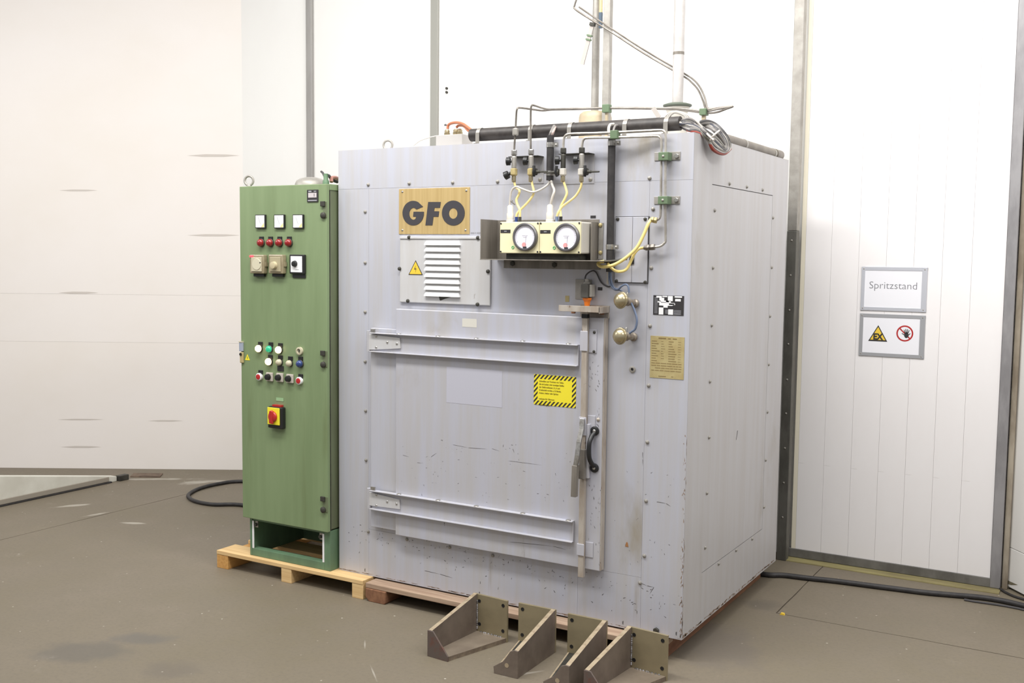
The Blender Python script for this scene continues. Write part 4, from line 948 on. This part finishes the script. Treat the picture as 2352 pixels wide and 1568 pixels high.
# valve cover with centre seam
x0, x1, z0, z1 = RC(1413, 497, 1487.5, 651, -.008)
xm = F(1452, 570, -.008).x
pc = MB().box(x0, x1, -.003, -.0004, z0, z1).build('cover_frame', M_CORE, oven)
MB().box(x0+.003, xm-.0008, -.009, -.0032, z0+.003, z1-.003).build('cover_half', M_BODY, pc, bevel=.001)
MB().box(xm+.0008, x1-.004, -.009, -.0032, z0+.003, z1-.003).build('cover_half', M_BODY, pc, bevel=.001)
for q in ((1419, 503), (1482, 503), (1416, 645), (1482, 648)): p = F(*q, -.009); MB().lathe((p.x, -.0092, p.z), (0, -1, 0), [(.008, 0), (.007, .004), (.003, .006)], 10).build('cover_screw', M_DARKST, pc)
p = F(1451.5, 597, -.01); MB().box(p.x-.010, p.x+.010, -.014, -.0092, p.z-.018, p.z+.018).build('cover_slot', M_BLACK, pc, bevel=.001)
MB().cyl((p.x, -.0142, p.z+.004), (p.x, -.022, p.z+.004), .008).build('cover_lock', M_DARKST, pc)
# two mushroom pull knobs
for (bx_, by_), (hx_, hy_) in (((1461, 697), (1421, 688)), ((1457, 774), (1419, 771))):
    b0 = F(bx_, by_, -.0006)
    L_ = .098; e_ = F(hx_, hy_, -L_)
    ax = (Vector((e_.x, -L_, e_.z))-b0).normalized(); L_ = (Vector((e_.x, -L_, e_.z))-b0).length
    kn = MB().lathe(b0, ax, [(.019, 0), (.019, .010), (.014, .014), (.014, L_*.45), (.020, L_*.47), (.020, L_*.60), (.012, L_*.63), (.012, L_-.022)], 16).build('pull_knob', mat('dirty_nickel', (164, 154, 140), .4, .5, (128, 116, 104), (30, 30, 30)), oven)
    MB().lathe(b0+ax*(L_-.0215), ax, [(.012, -.004), (.020, 0), (.0365, .002), (.038, .004), (.038, .0085), (.0365, .0105), (.0335, .0110), (.0335, .0135), (.0315, .020), (.0265, .0265), (.018, .0315), (.009, .034), (1e-6, .0346)], 28).build('mushroom_head', M_BRASSK, kn)
    MB().lathe(b0+ax*(L_*.50), (0, 0, 1), [(.006, .0), (.006, .035), (.004, .04)], 10).build('hose_elbow', M_STEEL, kn)
# plates and small marks on the right strip
x0, x1, z0, z1 = RC(1501, 677.5, 1570, 725, -.001)
tp = MB().box(x0, x1, -.0018, -.0004, z0, z1).build('type_plate', M_PRINT, oven)
w_, h_ = x1-x0, z1-z0
m = MB()
def blk(u0, u1, v0, v1): m.box(x0+w_*u0, x0+w_*u1, -.0023, -.0019, z0+h_*(1-v1), z0+h_*(1-v0))
for u0, u1, v0, v1 in ((.10, .28, .03, .12), (.20, .36, .12, .26), (.14, .26, .30, .37), (.24, .52, .26, .34), (.20, .70, .37, .46), (.20, .64, .46, .52), (.34, .48, .52, .62), (.48, .64, .02, .28), (.42, .58, .26, .38), (.52, .72, .40, .47),
                       (.19, .34, .62, .98), (.50, .66, .70, .97), (.70, .94, .02, .09), (.72, .90, .16, .28), (.30, .46, .02, .08)): blk(u0, u1, v0, v1)
m.build('blank_fields', M_WHITE, tp)
m = MB()
for k in range(12): blk(.04, .15, .12+k*.07, .145+k*.07)
for k in range(5): blk(.68, .92, .74+k*.05, .76+k*.05); 
for k in range(3): blk(.40, .49, .74+k*.07, .77+k*.07)
m.build('small_print', M_GREY, tp)
x0, x1, z0, z1 = RC(1494.5, 770.5, 1570, 872, -.001)
dp = MB().box(x0, x1, -.0018, -.0004, z0, z1).build('data_plate', M_BRASSD, oven)
w_, h_ = x1-x0, z1-z0; rs = random.Random(3)
m = MB(); blk(.24, .46, .035, .065); blk(.52, .60, .04, .065); blk(.66, .78, .04, .065)
for k in range(13):
    v = .115+k*.058
    if k < 9:
        blk(.04, .16+.14*rs.random(), v, v+.014); blk(.32, .32+.12*rs.random(), v+.004, v+.012); blk(.54, .62+.18*rs.random(), v, v+.014); blk(.82, .9, v+.004, v+.010)
    else:
        u = .04 if k != 11 else .15
        while u < .88: e_ = u+.05+.12*rs.random(); blk(u, min(e_, .93), v, v+.014); u = e_+.02
blk(.26, .48, .945, .962); blk(.64, .70, .945, .958)
m.build('engraved_lines', M_PRINTB, dp)
p = F(1453, 848); pg = MB().lathe((p.x, -.0004, p.z), (0, -1, 0), [(.015, 0), (.015, .004), (.011, .006), (.007, .006), (.006, .002)], 20).build('round_plug', M_ZINC, oven)
MB().lathe((p.x, -.0008, p.z), (0, -1, 0), [(.006, 0), (.006, .003)], 12).build('plug_hole', M_BLACK, pg)
p = F(1362.5, 498); MB().box(p.x-.013, p.x+.013, -.0014, -.0004, p.z-.006, p.z+.006).build('small_label', M_PRINT, oven)
p = F(1378.5, 663); MB().box(p.x-.011, p.x+.011, -.0014, -.0004, p.z-.007, p.z+.007).build('small_label', M_PRINT, oven)
p = F(1303, 686); MB().box(p.x-.010, p.x+.010, -.0012, -.0004, p.z-.014, p.z+.014).build('label_remnant', M_BRASSD, oven)
p = F(1092, 535); m = MB()
for u, w_ in ((-.026, .020), (-.001, .004), (.008, .020), (.034, .004)): m.box(p.x+u, p.x+u+w_, -.0008, -.0004, p.z-.004, p.z+.004)
m.build('stencil_marks', M_GREY, oven)
p = F(1440, 1250); MB().prism([(p.x-.008, p.z-.010), (p.x+.008, p.z-.010), (p.x+.004, p.z+.008), (p.x, p.z+.012), (p.x-.004, p.z+.008)], -.0012, -.0004).build('rust_spot', mat('rust', (158, 110, 68), .8), oven)

# ---- chipped paint and scratches: real slivers, too small to pick apart
M_NICK = mat('bare_dark_nick', (92, 88, 88), .6); M_RUSTN = mat('brown_nick', (146, 126, 110), .7)
rs = random.Random(5)
def sliver(mb, x, z, L_, w_, an, y):
    c_, s_ = math.cos(an), math.sin(an); a1, a2 = rs.uniform(.2, 1), rs.uniform(.2, 1)
    q = [(-L_/2, -w_*.2), (-L_*.1, -w_*.5*a1), (L_/2, 0), (L_*.15, w_*.5*a2), (-L_*.4, w_*.4)]
    mb.add([(x+u*c_-v*s_, y, z+u*s_+v*c_) for u, v in q], [(0, 1, 2, 3, 4)])
nk = MB()
for _ in range(130):
    px = rs.uniform(800, 1560); py = 1180+(px-800)*.22+rs.uniform(30, 105)*rs.uniform(.3, 1)
    p = F(px, py)
    if p.z < B0+.02: continue
    sliver(nk, p.x, p.z, rs.uniform(.004, .016), rs.uniform(.0015, .005), rs.choice((1.57, 0, .4, 1.2, 2.6))+rs.uniform(-.4, .4), -.0005)
def line(mb, pts, y, w_=.0018):
    for A_, B_ in zip(pts[:-1], pts[1:]):
        A_, B_ = F(*A_, y), F(*B_, y); d_ = B_-A_; sliver(mb, (A_.x+B_.x)/2, (A_.z+B_.z)/2, d_.length*1.04, w_*2, math.atan2(d_.z, d_.x), y)
for pts in (((1508, 1152), (1530, 1156), (1541, 1163)), ((1470, 1338), (1486, 1345), (1502, 1348)), ((1502, 1348), (1492, 1364)), ((1458, 1400), (1463, 1402), (1463, 1410)),
            ((1452, 1388), (1456, 1385), (1462, 1387)), ((1476, 1038), (1476, 1054), (1476, 1070)), ((975, 1310), (1010, 1318), (1040, 1327))): line(nk, pts, -.0005)
for _ in range(26):
    px = rs.uniform(1395, 1560); py = rs.uniform(1080, 1330); p = F(px, py); sliver(nk, p.x, p.z, rs.uniform(.003, .012), rs.uniform(.001, .003), rs.uniform(0, 3.1), -.0005)
o = nk.build('paint_nicks', M_NICK, oven); o['kind'] = 'stuff'
nd = MB(); yd = YD-.0005
for _ in range(70):
    px = rs.uniform(920, 1330); py = rs.uniform(1000, 1150)+(px-920)*.02; p = F(px, py, YD); sliver(nd, p.x, p.z, rs.uniform(.004, .020)*rs.uniform(.4, 1), rs.uniform(.001, .0028), rs.choice((0, .15, -.2, .6, 1.5))+rs.uniform(-.2, .2), yd)
for pts in (((1040, 1021), (1075, 1028), (1120, 1031)), ((1130, 1030), (1148, 1036)), ((1178, 1030), (1181, 1040)), ((925, 1045), (940, 1049)), ((958, 1062), (972, 1064)), ((1168, 1058), (1245, 1068)), ((1275, 1086), (1277, 1093)),
            ((1170, 1244), (1270, 1254), (1300, 1262)), ((990, 1049), (1003, 1040))): line(nd, pts, yd, .0013)
for _ in range(60):
    px = rs.uniform(1352, 1380); py = rs.choice((rs.uniform(1110, 1310), rs.uniform(930, 1000), rs.uniform(820, 900))); p = F(px, py, YD); sliver(nd, p.x, p.z, rs.uniform(.004, .016), rs.uniform(.001, .004), rs.uniform(1.2, 2.2), yd)
o = nd.build('paint_nicks', M_NICK, oven); o['kind'] = 'stuff'
nr_ = MB()
for _ in range(60):
    z = B0+.008+.92*rs.random()**1.5; x = -.010*rs.random()**2-.0005; sliver(nr_, x-.002, z, rs.uniform(.006, .024), rs.uniform(.002, .006), 1.57+rs.uniform(-.5, .5), -.0004)
for _ in range(90):
    x = -rs.uniform(.003, BW-.01); z = B0+rs.uniform(.005, .010); sliver(nr_, x, z, rs.uniform(.01, .05), rs.uniform(.002, .006), rs.uniform(-.1, .1), -.0004)
ne = len(nr_.v)
for _ in range(120):
    y = rs.uniform(.004, BD-.01); z = B0+.005+.010*rs.random(); L_ = rs.uniform(.01, .05); w_ = rs.uniform(.003, .008)
    nr_.add([(.0004, y-L_/2, z), (.0004, y, z-w_*.4), (.0004, y+L_/2, z), (.0004, y+.1*L_, z+w_*.6)], [(0, 1, 2, 3)])
for _ in range(36):
    z = B0+.02+.9*rs.random()**1.5; y = .008*rs.random()**2+.001; L_ = rs.uniform(.006, .03); w_ = rs.uniform(.003, .007)
    nr_.add([(.0004, y, z-L_/2), (.0004, y+w_*.5, z), (.0004, y, z+L_/2), (.0004, max(.0002, y-w_*.5), z)], [(0, 1, 2, 3)])
o = nr_.build('edge_wear', M_RUSTN, oven); o['kind'] = 'stuff'
sc_ = MB(); A_, B_ = S(1694, 988), S(1691, 1010)
sc_.add([(.0005, A_.y-.004, A_.z), (.0005, A_.y+.004, A_.z-.002), (.0005, B_.y+.003, B_.z), (.0005, B_.y-.003, B_.z)], [(0, 1, 2, 3)]); sc_.build('deep_scratch', M_NICK, oven)

# ---- on top of the oven
# black pipe along the front edge
pa_, pb_ = F(1083, 310, .055), F(1563, 284, .055); zc = (pa_.z+pb_.z)/2; rp = .0305; zc = max(zc, B1+rp+.002)
A, B = Vector((pa_.x, .055, zc)), Vector((pb_.x, .055, zc))
pp = MB().lathe(A, (1, 0, 0), [(rp*.86, .001), (rp, 0), (rp, (B-A).length), (rp*.86, (B-A).length-.001)], 24).build('cable_pipe', M_PIPE, oven)
for px in (1105, 1225, 1314.5, 1441, 1535):
    x = F(px, 300, .055).x
    m = MB()
    for k in range(9):
        a1, a2 = PI*1.05-PI*1.1*k/9, PI*1.05-PI*1.1*(k+1)/9
        P1, P2 = Vector((x, .055-math.cos(a1)*0, 0)), None
        y1_, z1_, y2_, z2_ = .055-(rp+.002)*math.cos(PI-a1), zc+(rp+.002)*math.sin(a1), .055-(rp+.002)*math.cos(PI-a2), zc+(rp+.002)*math.sin(a2)
        m.add([(x-.010, y1_, z1_), (x+.010, y1_, z1_), (x+.010, y2_, z2_), (x-.010, y2_, z2_)], [(0, 1, 2, 3)])
    m.box(x-.010, x+.010, .055-rp-.004, .055-rp-.0015, B1+.001, zc+.005).box(x-.010, x+.010, .055-rp-.022, .055-rp-.0015, B1+.0005, B1+.003)
    m.build('pipe_strap', mat('strap_steel', (150, 146, 140), .45, .4), pp)
# wiring bundle spilling from the pipe end over the side
rs = random.Random(11)
M_BC = [M_GWIRE, M_DWIRE, mat('light_grey_cable', (168, 164, 160), .45), M_GWIRE, M_DWIRE, mat('olive_grey_cable', (112, 110, 100), .45), M_GWIRE, M_WIRE, M_DWIRE, mat('navy_cable', (52, 58, 76), .45)]
NB = 17
for k in range(NB):
    f = k/(NB-1)                                   # 0 = outer (lowest) strand, 1 = inner
    m_ = M_REDW if k == 0 else M_BC[k % len(M_BC)]
    j = lambda s_=2: rs.uniform(-s_, s_)
    lo = lambda a, b_: a+(b_-a)*f
    an = 2*PI*k/NB
    pts = [(B.x-.03, .055+.016*math.cos(an), zc+.016*math.sin(an)), F(1578, lo(298, 274)+j(), .06), F(1602, lo(304, 284)+j(), .07+.02*f)]
    pts += [S(1624+j(), lo(320, 302)+j(), .020), S(lo(1636, 1646)+j(1), lo(341, 316)+j(), .035), S(lo(1653, 1658)+j(1), lo(352, 331), .045), S(lo(1666, 1664)+j(1), lo(352, 340), .05)]
    pts += [S(lo(1677, 1664)+j(1), lo(342, 332), .045), S(lo(1674, 1654), lo(322, 316)+j(), .04), S(lo(1660, 1642), lo(301, 302)+j(), .025), S(lo(1643, 1628), lo(285, 293)+j(), -.01), F(lo(1622, 1612), lo(279, 289)+j(), .20), F(1598, 284+j(3), .14)]
    if k == 0: pts = pts[1:8]
    MB().tube(pts, .0072, 8, 5).build('bundle_cable', m_, oven)
c0 = S(1656, 330, .05)
MB().tube([S(1632, 322, .045), S(1640, 310, .065), S(1652, 300, .06)], .0045).build('cable_tie', M_WIRE, oven)
MB().tube([F(1588, 270, .10), F(1600, 278, .08), F(1622, 305, .09), F(1640, 322, .05)], .0045).build('bundle_cable', M_WIRE, oven)
for rr in (22, 27, 33): MB().tube([F(1556-rr, 276, .12), F(1556-rr*.7, 265-rr*.05, .12), F(1552, 262-rr*.18, .12), F(1556+rr*.7, 266-rr*.05, .12), F(1556+rr, 276, .12)], .005).build('coiled_cable', M_WIRE, oven)
# grey pipe along the right edge
A, B = S(1650, 300, -.045), S(1790, 344, -.045); zc2 = B1+.026
yA, yB = max(.30, A.y), min(B.y, BD-.01)
p2 = MB().lathe((-.045, yA, zc2), (0, 1, 0), [(.022, 0), (.0235, .001), (.0235, yB-yA-.001), (.020, yB-yA)], 20).build('drain_pipe', M_PVC, oven)
MB().lathe((-.045, yB-.10, zc2), (0, 1, 0), [(.0262, 0), (.0262, .108), (.020, .116)], 20).build('pipe_socket', M_PVC, p2)
for y in (yA+.35, yB-.14): MB().lathe((-.045, y, zc2), (0, 1, 0), [(.0256, 0), (.0256, .02)], 20).box(-.0722, -.0187, y, y+.02, B1+.0006, B1+.004).build('pipe_saddle', M_ZINC, p2)
# junction box with glands and copper cables
x0 = F(1001, 320, .16).x; x1 = F(1061, 320, .16).x; zj1 = F(1030, 309, .16).z
jb = MB().box(x0, x1, .16, .26, B1+.0005, zj1).build('junction_box', mat('box_grey', (176, 173, 170), .45, .1), oven, bevel=.002)
for px in (1027, 1047, 1056):
    p = F(px, 306, .2); MB().lathe((p.x, .2, zj1+.0004), (0, 0, 1), [(.012, 0), (.015, .004), (.015, .014), (.012, .016), (.014, .022), (.009, .030)], 12).build('gland', M_BRASSK, jb)
MB().tube([F(1028, 296, .2), F(1031, 286, .2), F(1045, 281.5, .18), F(1062, 284, .14), F(1078, 295, .09), (pa_.x+.03, .06, zc)], .007).build('copper_cable', M_COPPER, oven)
MB().tube([F(1048, 293, .2), F(1054, 288, .2), F(1066, 290, .15), F(1076, 300, .1), (pa_.x+.03, .055, zc-.005)], .0065).build('copper_cable', M_COPPER, oven)
MB().tube([F(1028, 289, .2), F(1023, 286, .2), F(1022, 289, .2)], .004).build('cable_stub', M_DWIRE, oven)
MB().tube([F(1003, 312, .17), F(985, 316, .16), F(965, 323, .15), F(950, 334, .14)], .0028).build('thin_wire', M_WIRE, oven)
p = F(891, 340, .06); c = Vector((p.x, .06, B1+.022))
MB().torus(c, (.30, -1, 0), .0235, .006).lathe((c.x, c.y, B1+.0004), (0, 0, 1), [(.013, 0), (.013, .004)], 14).build('eye_bolt', M_ZINC, oven)
# tan fan housing with pipe, and the square upright
Yh = .62
p = F(1367.5, 262, Yh); zt_ = F(1367, 258, Yh).z
MB().lathe((p.x, Yh, B1+.0005), (0, 0, 1), [(.084, 0), (.084, zt_-B1-.03), (.080, zt_-B1-.012), (.066, zt_-B1), (.026, zt_-B1+.003)], 32).build('fan_housing', M_TAN, oven)
p = F(1367, 200, Yh); MB().cyl((p.x, Yh, zt_+.0034), (p.x, Yh, 4.6), .0195, 20).build('exhaust_pipe', M_ZINC, oven)
p = F(1394, 200, Yh-.06); xu = p.x
MB().box(xu-.018, xu+.018, Yh-.078, Yh-.042, B1+.0005, 4.6).build('square_upright', M_ZINC, oven, bevel=.003)
q1, q2 = F(1383, 30, Yh), F(1383, 66, Yh)
MB().box(q1.x-.006, q1.x+.006, Yh-.02, Yh-.008, q1.z, 4.6).build('hanging_cable', M_YTUBE2, oven)
MB().box(q1.x-.007, q1.x+.007, Yh-.022, Yh-.006, q2.z, q1.z).build('cable_sleeve', mat('slate_blue', (72, 90, 108), .4), oven)
# chimney
Yk = .50
p = F(1556, 241, Yk); zf = p.z
MB().cyl((p.x, Yk, zf+.008), (p.x, Yk, 4.6), .0265, 24).build('chimney_pipe', mat('white_zinc_pipe', (200, 196, 194), .42, .15, (184, 179, 176), (8, 8, 8)), oven)
zr = F(1556, 123, Yk).z; MB().lathe((p.x, Yk, zr-.006), (0, 0, 1), [(.0275, 0), (.0275, .012)], 24).build('pipe_joint', M_STAIN, oven)
MB().lathe((p.x, Yk, zf-.012), (0, 0, 1), [(.058, 0), (.068, .006), (.068, .012), (.045, .020)], 32)  .build('chimney_collar', mat('grey_green_flange', (98, 106, 94), .5, .2), oven)
MB().lathe((p.x, Yk, B1+.0005), (0, 0, 1), [(.050, 0), (.048, zf-B1-.04), (.058, zf-B1-.0128)], 28).build('chimney_base', mat('pale_socket', (204, 200, 190), .5, .2), oven)
# long impulse lines over the top
Yr = .30
tube_part('impulse_line', ((1181, 346, YV), (1182.5, 320, YV), (1184, 300, YV), (1186, 262, YV), (1188, 250, YV), (1194, 247.5, YV+.02), (1222, 251, .05), (1246, 254, .15), (1270, 252, .22), (1320, 251, .26), (1395, 249, Yr), (1500, 250, Yr), (1560, 252, Yr), (1617, 259, Yr), (1645, 258, Yr), (1668, 250, Yr), (1684, 244, Yr), (1670, 245, Yr), (1640, 249, Yr), (1622, 250, Yr), (1615, 232, .33), (1604, 207, .38), (1588, 189, .46), (1568, 174, .56), (1480, 123, .55), (1400, 71, .52), (1362, 48, .52), (1322, 22, .52), (1320, 12, .52), (1326, -6, .52)), .0046, M_TUBE, 8, 4)
tube_part('impulse_line', ((1219, 344, YV), (1219, 320, YV), (1219, 260, YV), (1221, 243, YV), (1228, 242.5, YV+.02), (1245, 248, .06), (1262, 251, .15), (1300, 250, .24), (1395, 247.5, Yr), (1500, 248, Yr), (1560, 249, Yr), (1617, 255, Yr), (1650, 250, Yr), (1684, 244, Yr), (1655, 247, Yr), (1630, 250, Yr), (1624, 246, Yr), (1618, 222, .33), (1607, 199, .38), (1592, 182, .46), (1570, 168, .56), (1480, 115, .55), (1400, 63, .52), (1362, 38, .52), (1330, 16, .52)), .0046, M_TUBE, 8, 4)
p = F(1184, 303, YV); MB().hexa((p.x, YV, p.z-.016), (p.x, YV, p.z+.016), .014).build('line_union', M_ZINC, oven)
p = F(1394, 249, Yr)
MB().box(p.x-.018, p.x+.018, Yr-.018, Yr+.018, p.z-.02, p.z+.018).build('tube_clamp', M_CLAMP, oven, bevel=.003)
MB().box(p.x-.006, p.x+.006, Yr-.006, Yr+.006, B1+.0005, p.z-.0204).build('clamp_post', M_TAN, oven)
p = F(1617, 258, Yr)
MB().box(p.x-.016, p.x+.016, Yr-.02, Yr+.02, p.z-.014, p.z+.016).build('tube_clamp', M_CLAMP, oven, bevel=.003)
MB().box(p.x-.008, p.x+.008, Yr-.008, Yr+.008, B1+.0005, p.z-.0144).build('clamp_post', M_TAN, oven)
A, B = F(1337, 148, .53), F(1361, 56, .53); dv = (B-A)/2; n1 = dv.cross(Vector((0, 1, 0))).normalized()
st = MB().obox((A+B)/2, dv, n1*.0105, (0, .004, 0)).build('hanging_strip', mat('strip_grey', (176, 169, 163), .5), oven)
for f in (.62, .72): MB().obox(A.lerp(B, f), dv*.04, n1*.014, (0, .008, 0)).build('strip_clamp', M_CLAMP, st)
MB().obox(A.lerp(B, 1.0), dv*.08, n1*.013, (0, .010, 0)).build('strip_bracket', M_DARKST, st)
A, B = F(1500, 248, .24), F(1514, 270, .24); dv = (B-A)/2; n1 = dv.cross(Vector((0, 1, 0))).normalized()
MB().obox((A+B)/2, dv, n1*.010, (0, .003, 0)).build('loose_strip', mat('strip_grey', (176, 169, 163), .5), oven)

# ================================================================== FOUR WELDED STEEL BRACKETS
def bracket(label, cx, cy, rot, flip, hole, w=.19, dp=.345):
    root_ = thing('steel_bracket', label, 'bracket', (cx, cy, 0), 'welded steel corner brackets lying on the floor')
    WORLD[root_.name] = OR.copy()
    root_.rotation_euler = (0, 0, math.radians(rot)); k = -1 if flip else 1
    T = .020; h = .196; ht = .118; wt = .112
    X = lambda u: u*k
    # local: u=0 at the gusset outer face, back plate along +u, front towards -Y
    bp = MB(); n = 14; hr = .0085
    bp.box(*sorted((X(0), X(w))), -.012, 0, 0, h)
    bpo = bp.build('back_plate', [M_BRKB], root_, bevel=.0012)
    for u, z in ((.032, .165), (w-.022, .170), (.034, .055), (w-.022, .050)):
        MB().lathe((X(u), -.0122, z), (0, -1, 0), [(hr, 0), (hr, .0012), (hr*.8, .0012), (hr*.78, .0003), (1e-6, .0002)], 14).build('bolt_hole', M_BLACK, root_)
    g_ = MB(); P_ = [(0, 0), (-dp, 0), (-dp, ht), (-.012, h-.001), (-.0125, h-.001)]
    def gus(u0, u1):
        a1 = [(X(u0), -.0125, .0), (X(u0), -dp, 0), (X(u0), -dp, ht), (X(u0), -.0125, h+.002)]
        b1 = [(X(u1), y, z) for _, y, z in a1]
        g_.add(a1+b1, [(0, 1, 2, 3), (7, 6, 5, 4), (0, 4, 5, 1), (1, 5, 6, 2), (3, 7, 4, 0)])
        g_.slot(1); g_.add([a1[2], a1[3], b1[3], b1[2]], [(0, 1, 2, 3)]); g_.slot(0)
    gus(0, T); g_.build('gusset', [M_BRK, M_BRKE], root_)
    b_ = MB(); pl_ = [(X(T+.0005), -.0125, 0), (X(w-.004), -.0125, 0), (X(wt), -dp+.001, 0), (X(T+.0005), -dp+.001, 0)]
    n = len(b_.v); top = [(x, y, T) for x, y, _ in pl_]
    b_.add(pl_+top, [(0, 1, 2, 3), (4, 5, 6, 7), (2, 3, 7, 6), (0, 1, 5, 4), (0, 3, 7, 4)]); b_.slot(2)
    b_.add([pl_[1], pl_[2], top[2], top[1]], [(0, 1, 2, 3)])
    b_.slot(1)
    if hole: b_.add([(X(w-.004), -.0125, T+.0004), (X(wt), -dp+.001, T+.0004), (X(wt-.007), -dp+.001, T+.0004), (X(w-.011), -.0125, T+.0004)], [(0, 1, 2, 3)])  # pale strip paints the highlight along the plate's outer edge
    b_.build('base_plate', [M_DARKST if hole else mat('base_plate_steel', (138, 126, 111), .5, .25, (122, 110, 97), (9, 9, 9), .3, .7), M_BRKE, mat('cut_edge_dull', (146, 132, 114), .5, .25, (118, 104, 92), (20, 20, 20))], root_)  # holed brackets: dark top paints in the shade beside the gusset
    e_ = MB(); ep = [(X(-.001), 0), (X(wt+.002), 0), (X(wt+.002), .022), (X(T*1.5), ht), (X(-.001), ht)] if not hole else \
        [(X(-.001), 0), (X(wt+.002), 0), (X(wt+.006), .030), (X(wt*.62), .062), (X(T*1.8), ht-.006), (X(T*.8), ht+.002), (X(-.001), ht)]
    e_.prism(ep, -dp-.008, -dp-.0004); e_.build('end_plate', M_BRK if hole else mat('rusty_end', (104, 92, 86), .6, .3, (116, 76, 66), (12, 12, 12), .45, .65), root_, bevel=.001)
    if hole: MB().lathe((X(.052), -dp-.0082, .048), (0, -1, 0), [(.010, 0), (.010, .0006)], 16).build('bolt_hole', M_BRKE, root_)
    # weld beads in the corners
    wd = MB(); rs = random.Random(int(cx*1000))
    z = .03
    while z < .165: wd.lathe((X(T+.003), -.0155, z), (0, 0, 1), [(.002, 0), (.0042, .004), (.002, .008)], 6); z += .006+rs.random()*.004
    u = T+.02
    while u < w-.03: wd.lathe((X(u), -.0155, T+.001), (1, 0, 0), [(.002, 0), (.0042, .005), (.002, .010)], 6); u += .008+rs.random()*.012
    wd.build('weld_bead', M_WELD, root_)
    return root_
bracket('steel corner bracket furthest left on the floor, rust red triangular front end', -.958, -.178, -4.3, False, False)
bracket('steel corner bracket second from left, dark end plate with a round hole', -.524, -.183, .6, True, True)
bracket('steel corner bracket third from left, tall side plate leaning right before oven', -.268, -.190, .6, True, True, dp=.365)
bracket('steel corner bracket nearest the oven corner, furthest right, cut by the bottom edge', -.165, -.196, -5.0, False, False, dp=.36)

# ================================================================== CABLES ON THE FLOOR
def fl(pts, r): return [Vector((G(x, y, r).x, G(x, y, r).y, r)) for x, y in pts]
a_ = fl(((554, 1105), (505, 1110), (462, 1120), (437, 1132), (433, 1141), (450, 1151), (490, 1158), (554, 1159)), .0135)
c = [Vector((-1.2, 1.66, .0135)), Vector((-2.2, 1.74, .0135)), Vector((-3.2, 1.79, .0135)), Vector((-3.85, 1.74, .0135))]+a_+[Vector((-3.3, 1.0, .0135)), Vector((-2.9, .93, .0135)), Vector((-2.4, .95, .0135)), Vector((-2.0, 1.2, .0135)), Vector((-1.7, 1.52, .0135))]
tag(MB().tube(c, .0135, 12, 6).build('power_cable', M_RUBBER), 'thick black power cable looped on floor left of the green cabinet', 'cable', 'black cables on the floor')
c = [Vector((-.55, 1.50, .0145))]+fl(((1741, 1316), (1800, 1320.5), (1854, 1327), (1920, 1334), (1989, 1343), (2060, 1352), (2123, 1360), (2190, 1366), (2257, 1372), (2311, 1381), (2352, 1391), (2400, 1404)), .0145)
tag(MB().tube(c, .0145, 12, 6).build('power_cable', M_RUBBER), 'thickest black cable running from behind the oven along the white door', 'cable', 'black cables on the floor')
c = fl(((2215, 1376.5), (2240, 1381), (2290, 1388), (2330, 1395), (2352, 1400), (2410, 1415)), .006)
tag(MB().tube(c, .006, 8, 6).build('thin_cable', M_DWIRE), 'thin dark cable lying just in front of the thickest black cable', 'cable', 'black cables on the floor')
c = fl(((2297, 1352), (2312, 1361), (2330, 1369), (2352, 1376), (2400, 1390)), .007)
tag(MB().tube(c, .007, 8, 6).build('thin_cable', M_RUBBER), 'thin black cable along the foot of the right wall panel', 'cable', 'black cables on the floor')
g_ = G(1797, 1411); tag(MB().prism([(g_.x-.012, .0), (g_.x+.012, .0), (g_.x+.009, .008), (g_.x-.006, .009)], g_.y-.008, g_.y+.008).build('paint_chip', M_YEL2), 'small yellow chip on the floor joint right of the oven', 'chip')
